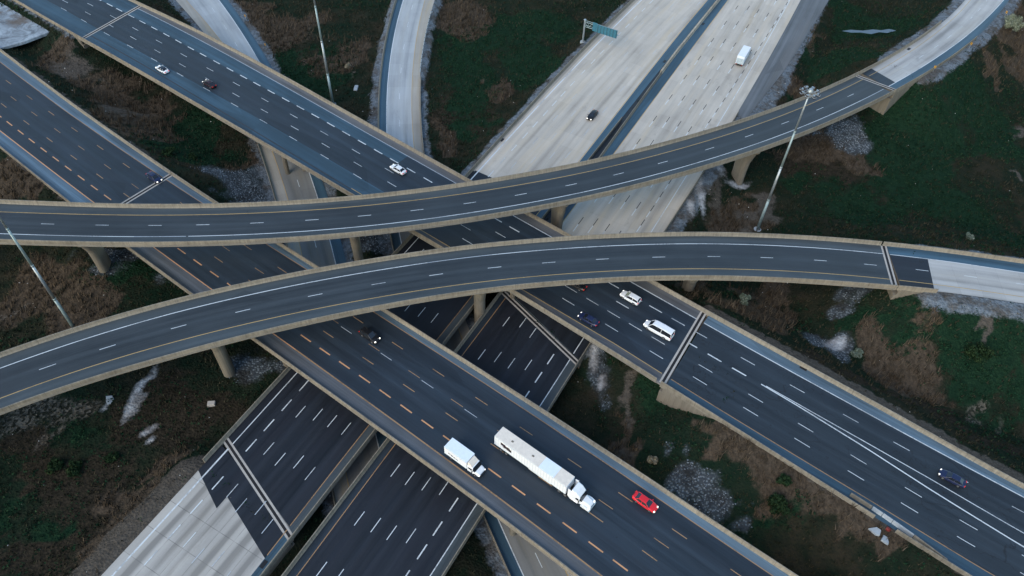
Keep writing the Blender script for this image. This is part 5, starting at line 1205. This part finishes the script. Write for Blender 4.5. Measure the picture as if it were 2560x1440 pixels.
slab('broken_concrete', P1[0], P1[1], [(-1.2, .5), (.3, .7), (.9, .1), (.4, -.9), (-.2, -.7)], .35, M['conc_new'], 'pale blue broken barrier slab, left one of the pair lying by the barrier gap', 'concrete slab', z=gz(P1[0], P1[1]) + .1, tilt=.15)
slab('broken_concrete', P2[0], P2[1], [(-.8, -.3), (-.1, .7), (.5, .3), (.5, -.6), (.3, -1.1)], .35, M['conc_new'], 'pale blue broken barrier slab, right one of the pair lying by the barrier gap', 'concrete slab', z=gz(P2[0], P2[1]) + .1, tilt=-.1)
P_ = r2.P(344.2, R2_(344.2) - .7); m = MB(); m.cyl((0, 0, 0), (0, 0, .5), .42, .36, 12); m.cyl((0, 0, .5), (0, 0, .62), .30, .30, 12); o = m.build('traffic_drum', M['red_paint'], None, label='dark red drum lying in the gap of the broken barrier', cat='drum'); o.location = (P_[0], P_[1], gz(P_[0], P_[1]) + .25); o.rotation_euler = (1.2, 0, .6)
segs = [(336.6, 340.6, 'conc', 'first temporary barrier block at the upper end of the row on the right shoulder', -20.3, -20.5), (340.75, 342.6, 'conc_new', 'short pale blue temporary barrier block, second in the shoulder row', -20.5, -20.65), (342.7, 344.5, 'conc_new', 'pale blue temporary barrier block opposite the broken gap', -20.65, -20.85), (344.6, 348.4, 'conc_new', 'long pale temporary barrier block just after the gap on the right shoulder', -20.85, -21.3), (348.5, 354.5, 'parapet', 'last tan temporary barrier block tapering toward the permanent barrier', -21.3, -22.3)]
for a, b, mt, lb, o0, o1 in segs:
    pr = [(-.30, -.02), (-.30, .08), (-.16, .3), (-.09, .85), (.09, .85), (.16, .3), (.30, .08), (.30, -.02)]
    o = sweep(r2, a, b, pr, M[mt], 'temporary_barrier', None, base=lambda v, a=a, b=b, o0=o0, o1=o1: o0 + 1.0 + (o1 - o0) * (v - a) / (b - a), step=1.0); o['label'] = lb; o['category'] = 'barrier block'; o['group'] = 'temporary barrier blocks'
slab('concrete_block', -61.9, 83.1, [(-.8, -.55), (.75, -.5), (.8, .5), (-.75, .6)], .7, M['joint_conc'], 'pale square concrete block in the dark grass left of the skewed joint', 'concrete block', rz=.2)
o = slab('plastic_sheet', -83.3, 83.0, [(-1.0, .9), (.3, 1.1), (1.0, .2), (.7, -1.0), (.1, -1.2), (-.5, -.4)], .16, M['conc_new'], 'white blue crumpled sheet lying left of the pale sand strip', 'plastic sheet')
slab('drain_slab', -50.7, 197.6, [(-.55, -1.3), (.55, -1.3), (.6, 1.3), (-.6, 1.3)], .4, M['conc_new'], 'small pale concrete drain box in the scrub right of the tall top pole', 'drain box')
for (sx, sy, rd_) in ((130.5, 0, re_),):
    pass
def drain(rd, s, off, label):
    P_ = rd.P(s, off, .02); m = MB(); m.box((0, 0, 0), (1.5, .8, .05)); 
    o = m.build('drain_grate', M['dark'], None, label=label, cat='drain'); o.location = P_; o.rotation_euler = (0, 0, rd.head(s))
drain(rw, 183.5, -1.2, 'dark drain grate on the shoulder of the pale freeway above the upper ramp'); drain(rw, 308.5, 21.2, 'dark drain grate by the barrier at the end of the pale slabs')
drain(rw, 121.5, Lw(121.5) - .6, 'small dark drain left of the median barrier'); drain(re_, 121.5, Be(121.5) + .6, 'small dark drain right of the median barrier'); drain(r3, 352, L3(352) - .7, 'dark drain grate on the pale ramp at top right'); drain(r2, 319, 2.4, 'dark drain mark on the blue shoulder at lower right')
wm = NM('pond_water', .3, .5); wm.b.inputs['Base Color'].default_value = (.06, .09, .12, 1)
WP = [(105.7, 231.7), (108.9, 232.7), (112.9, 232.5), (116.6, 233.5), (119.2, 233.2), (122.2, 234.2), (124.3, 233.4), (120.8, 231.6), (118.2, 231.9), (115.1, 230.5), (111.9, 231.2), (108.5, 230.9)]
wz = max(gz(a, b) for a, b in WP) + .02; mesh('water', [(a, b, wz) for a, b in WP], [tuple(range(len(WP)))], wm.m, None, kind='structure')
# pale lot and stacked rails at the top left corner
lot = MB(); lp = [(-183.0, 235.9), (-163.4, 223.9), (-147.8, 212.5), (-146.7, 208.8), (-152.0, 202.9), (-157.8, 198.5), (-165.6, 198.3)]
zt = 11.3; lot.add([(a, b, zt) for a, b in lp] + [(a, b, zt - .8) for a, b in lp], [tuple(range(7))[::-1], tuple(range(7, 14))] + [(i, (i + 1) % 7, 7 + (i + 1) % 7, 7 + i) for i in range(7)])
mlot = NM('pale_lot', .9, .2); gg = mlot.n('ShaderNodeNewGeometry').outputs['Position']; cc = mlot.mix(mlot.ramp(mlot.noise(gg, .16, 6, .75, 1.0), .38, .62), (.12, .14, .16), (.34, .40, .45)); mlot.out(mlot.mix(mlot.ramp(mlot.noise(gg, .09, 5, .7), .5, .62, 0, .8), cc, (.12, .095, .075)))
lot.build('paved_lot', mlot.m, None, kind='structure')
for i, (x0, y0) in enumerate(((-169.9, 226.8), (-168.4, 225.4))):
    m = MB(); m.cyl((0, 0, .15), (9.0, -5.2, .15), .14, n=8); m.box((1, -.6, .04), (.3, 1.0, .1)); m.box((6, -3.6, .04), (.3, 1.0, .1)); o = m.build('steel_rail', M['green_sign'] if i else M['galv'], None, label=('long blue steel pipe on the pale lot, the one nearer the camera' if i else 'long pale steel pipe on the lot, the one beside the barrier'), cat='steel pipe', group='steel pipes on the lot'); o.location = (x0, y0, zt)

# ------------------------------------------------------------------ vehicles (x forward)
def paintm(name, c, coat=.25): return flat(name, c, .38, .35, 0, .03, coat=coat)
M['p_white'] = paintm('white_car_paint', (.74, .77, .80)); M['p_black'] = paintm('black_car_paint', (.010, .011, .014)); M['p_navy'] = paintm('navy_car_paint', (.010, .018, .060)); M['p_red'] = paintm('red_car_paint', (.62, .018, .030)); M['p_wine'] = paintm('dark_red_car_paint', (.020, .006, .010)); M['p_grey'] = paintm('slate_car_paint', (.05, .07, .10)); M['truck_white'] = flat('truck_panel_white', (.72, .76, .80), .5, .4, 0, .04); M['truck_cream'] = flat('truck_roof_cream', (.70, .64, .56), .6, .4, 0, .08); M['truck_blue'] = flat('truck_roof_white', (.70, .78, .88), .5, .4, 0, .04); M['p_silver'] = paintm('pale_metal_paint', (.45, .55, .6))
def wheel(e, x, y, r_=.34, w_=.24, name='wheel'):
    q = empty(name, parent=e); q.location = (x, y, r_); m = MB(); m.cyl((0, -w_ / 2, 0), (0, w_ / 2, 0), r_, n=18); m.build('tyre', M['rubber'], q, bev=.03)
    m = MB(); s_ = 1 if y > 0 else -1; m.cyl((0, s_ * (w_ / 2 - .03), 0), (0, s_ * (w_ / 2 + .012), 0), r_ * .62, r_ * .55, 12); m.build('rim', M['alloy'], q)
def interp(st, x):
    return [float(np.interp(x, [s_[0] for s_ in st], [s_[i] for s_ in st])) for i in range(1, len(st[0]))]
def car(name, x, y, z, rz, pm, label, cat, kind='sedan', roof=None, lit=None, group='cars and vans on the highways', hl='lamp', tl='red_lens'):
    e = empty(name, (x, y, z), rz, label=label, cat=cat, group=group)
    # stations: x, half width, floor, belt, deck height
    if kind == 'sedan':
        Lh = 2.38; st = [(-Lh, .62, .42, .70, .80), (-Lh + .12, .80, .30, .82, .98), (-1.7, .90, .24, .86, 1.05), (-.8, .93, .22, .88, 1.0), (.7, .93, .22, .88, .97), (1.5, .91, .24, .80, .88), (Lh - .35, .82, .28, .68, .74), (Lh - .08, .68, .34, .58, .62), (Lh, .55, .40, .52, .55)]
        cab = [(-1.85, 1.03, .74), (-1.15, 1.40, .60), (-.2, 1.46, .60), (.35, 1.42, .60), (1.15, .96, .76)]; wb = (1.42, -1.38); rr = .33
    elif kind == 'suv':
        Lh = 2.35; st = [(-Lh, .78, .45, .85, 1.02), (-Lh + .1, .90, .32, .98, 1.14), (-1.6, .95, .28, 1.02, 1.16), (-.6, .96, .27, 1.03, 1.13), (.8, .96, .27, 1.02, 1.11), (1.5, .93, .29, .96, 1.04), (Lh - .3, .85, .34, .84, .92), (Lh - .05, .72, .40, .70, .76), (Lh, .62, .46, .62, .66)]
        cab = [(-2.27, 1.12, .78), (-2.0, 1.62, .66), (-.8, 1.71, .66), (.25, 1.68, .66), (1.15, 1.10, .80)]; wb = (1.42, -1.38); rr = .38
    else:      # passenger van
        Lh = 3.35; st = [(-Lh, .92, .42, 1.1, 1.30), (-Lh + .08, .98, .34, 1.15, 1.36), (-2, 1.02, .3, 1.18, 1.38), (1.2, 1.02, .3, 1.18, 1.38), (2.1, .98, .32, 1.12, 1.25), (2.8, .90, .36, .95, 1.04), (Lh - .08, .74, .42, .78, .84), (Lh, .60, .48, .66, .70)]
        cab = [(-3.3, 1.34, .90), (-3.2, 2.38, .80), (-1.0, 2.50, .80), (1.0, 2.46, .79), (1.35, 2.30, .78), (2.25, 1.26, .84)]; wb = (2.2, -1.9); rr = .38
    xs = sorted(set([s_[0] for s_ in st] + list(np.linspace(-Lh + .3, Lh - .3, 12)))); rings = []
    for X in xs:
        w_, fl, be, dk = interp(st, X)
        rings.append([(X, -w_ * .90, fl), (X, -w_, fl + .16), (X, -w_, be - .12), (X, -w_ * .95, be), (X, -w_ * .72, dk), (X, 0, dk + .03), (X, w_ * .72, dk), (X, w_ * .95, be), (X, w_, be - .12), (X, w_, fl + .16), (X, w_ * .90, fl)])
    m = MB(); m.loft(rings); m.build('body', pm, e, smooth=False, bev=.02)
    # glasshouse
    rings = []
    for X, h, w_ in cab:
        _, _, be, dk = interp(st, X); wb_ = interp(st, X)[0] * .90; lo = min(be, h - .02)
        rings.append([(X, -wb_, lo), (X, -w_, h - .04), (X, -w_ * .8, h), (X, w_ * .8, h), (X, w_, h - .04), (X, wb_, lo)])
    m = MB(); m.loft(rings); m.build('window', M['glass'], e)
    # roof panel and pillars
    rf = cab[1:-1]; rings = []
    for i, (X, h, w_) in enumerate(rf):
        X2 = X - (.02 if i == 0 else 0); rings.append([(X2, -w_ - .015, h - .07), (X2, -w_ * .98, h - .01), (X2, -w_ * .7, h + .035), (X2, w_ * .7, h + .035), (X2, w_ * .98, h - .01), (X2, w_ + .015, h - .07)])
    m = MB(); m.loft(rings); m.build('roof', roof or pm, e)
    m = MB()
    for sg in (1, -1):
        for (a, b) in ((cab[0], cab[1]), (cab[-1], cab[-2])):
            wa = interp(st, a[0])[0] * .90; m.cyl((a[0], sg * wa * .98, max(a[1] - .05, interp(st, a[0])[2])), (b[0], sg * b[2] * 1.0, b[1] - .02), .055, n=5)
        X = (rf[0][0] + rf[-1][0]) / 2; h, w_ = [float(np.interp(X, [c[0] for c in cab], [c[k] for c in cab])) for k in (1, 2)]; m.cyl((X, sg * interp(st, X)[0] * .91, interp(st, X)[2]), (X, sg * (w_ + .01), h - .03), .05, n=5)
    m.build('pillars', pm, e)
    m = MB(); w_ = interp(st, 0)[0]
    m.box((0, 0, .27), (Lh * 1.86, w_ * 1.84, .14)); m.build('underbody', M['dark'], e)
    for X in wb:
        for sg in (1, -1): wheel(e, X, sg * (interp(st, X)[0] - .10), rr)
    for sg in (1, -1):
        w1 = interp(st, Lh - .2)[0]; zb_ = interp(st, Lh - .2)[3]
        m = MB(); m.box((Lh - .22, sg * (w1 - .17), zb_ - .05), (.34, .34, .15), sg * .35, top=.8); m.build('headlight', M[hl], e)
        w1 = interp(st, -Lh + .1)[0]; zb_ = interp(st, -Lh + .1)[3]
        m = MB(); m.box((-Lh + .08, sg * (w1 - .2), zb_ - .14), (.16, .36, .17), -sg * .2); m.build('taillight', M[tl], e)
        Xm = cab[-1][0] - .25; m = MB(); m.box((Xm, sg * (interp(st, Xm)[0] + .10), interp(st, Xm)[2] + .12), (.16, .22, .15)); m.build('mirror', pm, e)
    return e
def onroad(rd, s, off, rev=False): P_ = rd.P(s, off, .012); return P_[0], P_[1], P_[2], rd.head(s) + (math.pi if rev else 0)
car('sedan', *onroad(r2, 128.0, -17.3, True), M['p_white'], 'white sedan with a black glass roof, near the left end of the white dashed highway', 'car', roof=M['glass'])
car('sedan', *onroad(r2, 144.6, -13.3, True), M['p_wine'], 'very dark red sedan driving right behind the white car with the black roof', 'car', tl='red_lit')
car('sedan', *onroad(r2, 212.3, -5.9, True), M['p_white'], 'all white sedan on the white dashed highway just before the upper ramp', 'car')
car('sedan', *onroad(r7, 139.2, 14.5), M['p_navy'], 'navy sedan with lit headlights crossing the joint of the orange lined highway at left', 'car', hl='lamp_lit')
car('suv', *onroad(r7, 217.9, 11.7), M['p_black'], 'black suv just emerged from under the lower ramp on the orange lined highway', 'car', 'suv', hl='lamp_lit')
car('sedan', *onroad(r7, 281.9, 15.6), M['p_red'], 'bright red coupe hugging the far lane at lower right', 'car', hl='lamp_lit')
car('sedan', *onroad(rw, 160.4, 15.9), M['p_black'], 'black car with lit headlights alone on the pale concrete freeway', 'car', hl='lamp_lit')
car('suv', *onroad(r2, 281.0, -4.6, True), M['p_white'], 'white suv just out from under the lower ramp, ahead of the white van', 'car', 'suv')
car('sedan', *onroad(r2, 277.1, -15.5, True), M['p_navy'], 'dark blue sedan in the near lane left of the white van', 'car', tl='red_lit')
car('sedan', *onroad(r2, 269.6, -8.9, True), M['p_black'], 'black car half hidden beneath the lower ramp', 'car')
car('sedan', *onroad(r2, 351.2, -4.6, True), M['p_navy'], 'dark blue sedan alone near the bottom right corner', 'car')
car('passenger_van', *onroad(r2, 290.3, -8.5, True), M['p_white'], 'long white passenger van with a row of dark side windows before the joint', 'van', 'van')

def cab_over(e, x0, pm, w_=1.12, hood=True):
    """medium truck cab in front of x0"""
    m = MB(); st = [(x0, w_, .55, 2.35), (x0 + .15, w_, .5, 2.45), (x0 + 1.1, w_ * .97, .5, 2.42), (x0 + 1.25, w_ * .97, .5, 2.25)]
    m.loft([[(X, -w, a), (X, w, a), (X, w, b - .25), (X, w * .86, b), (X, -w * .86, b), (X, -w, b - .25)] for X, w, a, b in st]); m.build('cab', pm, e, bev=.03)
    m = MB(); m.add([(x0 + 1.22, -w_ * .95, 1.45), (x0 + 1.22, w_ * .95, 1.45), (x0 + 1.22, w_ * .84, 2.3), (x0 + 1.22, -w_ * .84, 2.3), (x0 + 1.72, -w_ * .93, 1.42), (x0 + 1.72, w_ * .93, 1.42), (x0 + 1.3, w_ * .84, 2.32), (x0 + 1.3, -w_ * .84, 2.32)], [(0, 1, 2, 3), (4, 5, 6, 7), (0, 1, 5, 4), (1, 2, 6, 5), (2, 3, 7, 6), (3, 0, 4, 7)]); m.build('windshield', M['glass'], e)
    m = MB(); m.box((x0 + .68, 0, 1.75), (.8, w_ * 2.03, .55)); m.build('side_windows', M['glass'], e)
    m = MB(); m.loft([[(X, -w, .5), (X, w, .5), (X, w, h - .2), (X, w * .8, h), (X, -w * .8, h), (X, -w, h - .2)] for X, w, h in ((x0 + 1.2, w_ * .97, 1.5), (x0 + 2.1, w_ * .9, 1.35), (x0 + 2.55, w_ * .82, 1.15), (x0 + 2.65, w_ * .78, .95))]); m.build('hood', pm, e, bev=.03)
    m = MB(); m.box((x0 + 2.68, 0, .85), (.06, w_ * 1.1, .35)); m.build('grille', M['chrome'], e)
    m = MB(); m.box((x0 + 2.66, 0, .5), (.22, w_ * 1.9, .22)); m.build('bumper', M['dark'], e)
    for sg in (1, -1):
        m = MB(); m.box((x0 + 2.6, sg * w_ * .72, .9), (.14, .25, .2)); m.build('headlight', M['lamp'], e)
        m = MB(); m.box((x0 + 1.35, sg * (w_ + .28), 1.75), (.1, .2, .45)); m.cyl((x0 + 1.3, sg * w_, 1.6), (x0 + 1.35, sg * (w_ + .28), 1.6), .02, n=5); m.build('mirror', M['dark'], e)
def box_truck(x, y, z, rz, label, top, side, Lb=5.2, mark=True, H=3.25, Wd=1.2):
    e = empty('box_truck', (x, y, z), rz, label=label, cat='truck', group='trucks on the highways')
    x0 = -Lb - 2.65 + 3.95; m = MB(); m.box((x0 + Lb / 2, 0, (H + .95) / 2), (Lb, Wd * 2, H - .95)); m.build('cargo_box', side, e, bev=.04)
    m = MB(); m.box((x0 + Lb / 2, 0, H + .015), (Lb - .06, Wd * 2 - .06, .04)); m.build('roof_panel', top, e)
    m = MB(); m.box((x0 + .0, 0, 1.95), (.05, Wd * 1.86, 1.95)); m.build('rear_door', M['p_silver'], e)
    m = MB()
    for k in range(7): m.box((x0 - .03, 0, 1.1 + k * .28), (.02, Wd * 1.8, .02))
    m.build('door_slats', M['dark'], e)
    m = MB()
    for sg in (1, -1): m.box((x0 + Lb / 2, sg * (Wd + .004), H - .06), (Lb, .03, .10)); m.box((x0 + Lb / 2, sg * (Wd + .004), 1.0), (Lb, .03, .12))
    m.build('trim', M['p_silver'], e)
    if mark:
        for sg in (1, -1):
            m = MB()
            for k, (a, b, ww, hh) in enumerate(((1.2, 1.95, .55, .22), (1.85, 1.9, .5, .3), (2.45, 1.85, .45, .22), (3.0, 1.8, .5, .18))): m.box((x0 + a, sg * (Wd + .012), b), (ww, .012, hh))
            m.build('side_logo', M['p_wine'], e)
    xc = x0 + Lb + .08; cab_over(e, xc, M['truck_white'])
    m = MB(); m.loft([[(X, -1.0, 2.38), (X, 1.0, 2.38), (X, .9, h), (X, -.9, h)] for X, h in ((xc + .02, 3.15), (xc + .5, 2.95), (xc + 1.05, 2.5))]); m.build('wind_deflector', M['truck_cream'], e, bev=.04)
    m = MB(); m.box((x0 + Lb / 2 + .8, .42, .78), (Lb + 2.4, .12, .22)); m.box((x0 + Lb / 2 + .8, -.42, .78), (Lb + 2.4, .12, .22)); m.build('chassis', M['dark'], e)
    m = MB(); m.box((x0 - .05, 0, .6), (.14, Wd * 1.9, .14)); m.build('rear_bumper', M['dark'], e)
    for sg in (1, -1):
        wheel(e, xc + 1.75, sg * .98, .42, .28); wheel(e, x0 + 1.5, sg * .92, .42, .5)
        m = MB(); m.box((x0 - .05, sg * .9, .82), (.06, .26, .14)); m.build('taillight', M['red_lit'], e)
    return e
box_truck(*onroad(r7, 251.9, 1.6), 'small white box truck with dark red side lettering, left of the long semi truck', M['truck_blue'], M['truck_white'], Lb=5.3)
box_truck(*onroad(re_, 135.0, -4.0, True), 'white box truck seen from behind, driving away on the pale freeway at the top', M['truck_white'], M['truck_white'], Lb=7.0, mark=False, H=3.6)

# semi truck
P_ = onroad(r7, 264.9, 8.75); e = empty('semi_truck', P_[:3], P_[3], label='long white semi truck with cream and white trailer roof on the orange lined highway', cat='truck', group='trucks on the highways')
tr = empty('trailer', parent=e); X0, X1 = -10.9, 5.3
m = MB(); m.box(((X0 + X1) / 2, 0, 2.62), (X1 - X0, 2.56, 2.76)); m.build('trailer_box', M['truck_white'], tr, bev=.04)
for a, b, mt in ((X0 + .05, -.9, 'truck_cream'), (-.85, 2.45, 'truck_blue'), (2.5, X1 - .05, 'truck_cream')):
    m = MB(); m.box(((a + b) / 2, 0, 4.015), (b - a, 2.5, .04)); m.build('roof_panel', M[mt], tr)
m = MB()
for a in (-7.6, -2.9): m.box((a, -.1, 4.045), (.45, .35, .05))
m.build('roof_patch', M['dark'] if False else M['conc'], tr)
for sg in (1, -1):
    m = MB()
    for k, (a, b, ww, hh) in enumerate(((-9.1, 3.0, .55, .75), (-8.6, 2.85, .5, .95), (-8.1, 2.75, .45, .7), (-7.6, 2.7, .5, .95), (-7.15, 2.6, .4, .65), (-8.1, 2.2, 2.0, .10))): m.box((a, sg * 1.292, b), (ww * 1.05, .012, hh * 1.1))
    m.build('side_logo', M['p_wine'], tr)
    m = MB(); m.box(((X0 + X1) / 2, sg * 1.285, 1.27), (X1 - X0, .02, .12)); m.box(((X0 + X1) / 2, sg * 1.285, 3.94), (X1 - X0, .02, .09)); m.build('side_rail', M['p_silver'], tr)
    m = MB()
    for k in range(26): m.box((X0 + .3 + k * .61, sg * 1.288, 2.6), (.05, .02, 2.5))
    m.build('side_ribs', M['p_silver'], tr)
    m = MB(); m.box((-.5, sg * 1.1, .85), (5.0, .05, .55)); m.build('side_skirt', M['truck_white'], tr)
    for X in (-9.4, -8.1): wheel(tr, X, sg * 1.0, .5, .55)
    m = MB(); m.box((X0 - .02, sg * 1.05, 1.15), (.05, .3, .12)); m.build('taillight', M['red_lens'], tr)
m = MB(); m.box((X0 - .02, 0, 2.6), (.05, 2.4, 2.6)); m.build('rear_door', M['p_silver'], tr)
m = MB(); m.box((X0 + .1, 0, .6), (.12, 2.2, .12)); m.box((X0 + .15, .6, .9), (.1, .1, .7)); m.box((X0 + .15, -.6, .9), (.1, .1, .7)); m.build('underride_guard', M['dark'], tr)
# tractor
m = MB(); m.box((5.9, .4, .85), (8.2, .14, .28)); m.box((5.9, -.4, .85), (8.2, .14, .28)); m.box((4.6, 0, 1.15), (1.2, 1.0, .15)); m.build('chassis', M['dark'], e)
m = MB(); m.loft([[(X, -w, .75), (X, w, .75), (X, w, h - .35), (X, w * .82, h), (X, -w * .82, h), (X, -w, h - .35)] for X, w, h in ((6.25, 1.22, 3.55), (6.4, 1.22, 3.75), (7.3, 1.2, 3.55), (8.0, 1.12, 2.95), (8.12, 1.1, 2.75))]); m.build('sleeper_cab', M['truck_white'], e, bev=.05)
for sg in (1, -1):
    m = MB(); m.add([(5.65, sg * 1.18, 1.2), (5.65, sg * 1.18, 3.7), (6.3, sg * 1.24, 3.72), (6.3, sg * 1.24, .8), (5.65, sg * 1.12, 1.2), (5.65, sg * 1.12, 3.7), (6.3, sg * 1.18, 3.72), (6.3, sg * 1.18, .8)], [(0, 1, 2, 3), (4, 5, 6, 7), (0, 1, 5, 4), (1, 2, 6, 5), (2, 3, 7, 6), (3, 0, 4, 7)]); m.build('side_fairing', M['truck_white'], e)
    m = MB(); m.box((7.55, sg * 1.165, 2.15), (.75, .06, .6), 0, .9); m.build('side_window', M['glass'], e)
    m = MB(); m.cyl((6.4, sg * 1.0, .85), (7.9, sg * 1.0, .85), .34, n=14); m.build('fuel_tank', M['chrome'], e)
    m = MB(); m.box((8.15, sg * 1.5, 2.2), (.16, .22, .7)); m.cyl((8.0, sg * 1.1, 2.4), (8.15, sg * 1.5, 2.4), .03, n=5); m.build('mirror', M['dark'], e)
    m = MB(); m.loft([[(X, sg * .74, .5), (X, sg * 1.2, .5), (X, sg * 1.2, h), (X, sg * .74, h)] for X, h in ((8.5, .9), (8.8, 1.25), (9.4, 1.32), (9.9, 1.15), (10.15, .85))]); m.build('front_fender', M['truck_white'], e, bev=.04)
    m = MB(); m.box((10.08, sg * .92, .95), (.2, .36, .24)); m.build('headlight', M['lamp_lit'], e)
    wheel(e, 9.25, sg * 1.0, .5, .3); wheel(e, 5.2, sg * .95, .5, .55); wheel(e, 3.9, sg * .95, .5, .55)
m = MB(); m.add([(8.02, -1.05, 1.85), (8.02, 1.05, 1.85), (7.98, .9, 2.85), (7.98, -.9, 2.85), (8.55, -.98, 1.85), (8.55, .98, 1.85), (8.14, .88, 2.82), (8.14, -.88, 2.82)], [(0, 1, 2, 3), (4, 5, 6, 7), (0, 1, 5, 4), (1, 2, 6, 5), (2, 3, 7, 6), (3, 0, 4, 7)]); m.build('windshield', M['glass'], e)
m = MB(); m.loft([[(X, -w, .7), (X, w, .7), (X, w, h - .25), (X, w * .7, h), (X, -w * .7, h), (X, -w, h - .25)] for X, w, h in ((8.05, 1.0, 1.98), (9.2, .86, 1.80), (10.0, .74, 1.55), (10.25, .66, 1.25))]); m.build('hood', M['truck_white'], e, bev=.04)
m = MB(); m.box((10.28, 0, 1.05), (.06, 1.0, .55)); m.build('grille', M['chrome'], e)
m = MB(); m.box((10.25, 0, .5), (.25, 2.3, .32)); m.build('bumper', M['p_silver'], e)
for sg in (1, -1): m = MB(); m.cyl((5.75, sg * .8, 1.2), (5.75, sg * .8, 3.6), .09, n=10); m.build('exhaust_stack', M['chrome'], e)
print('objects', len(bpy.data.objects))
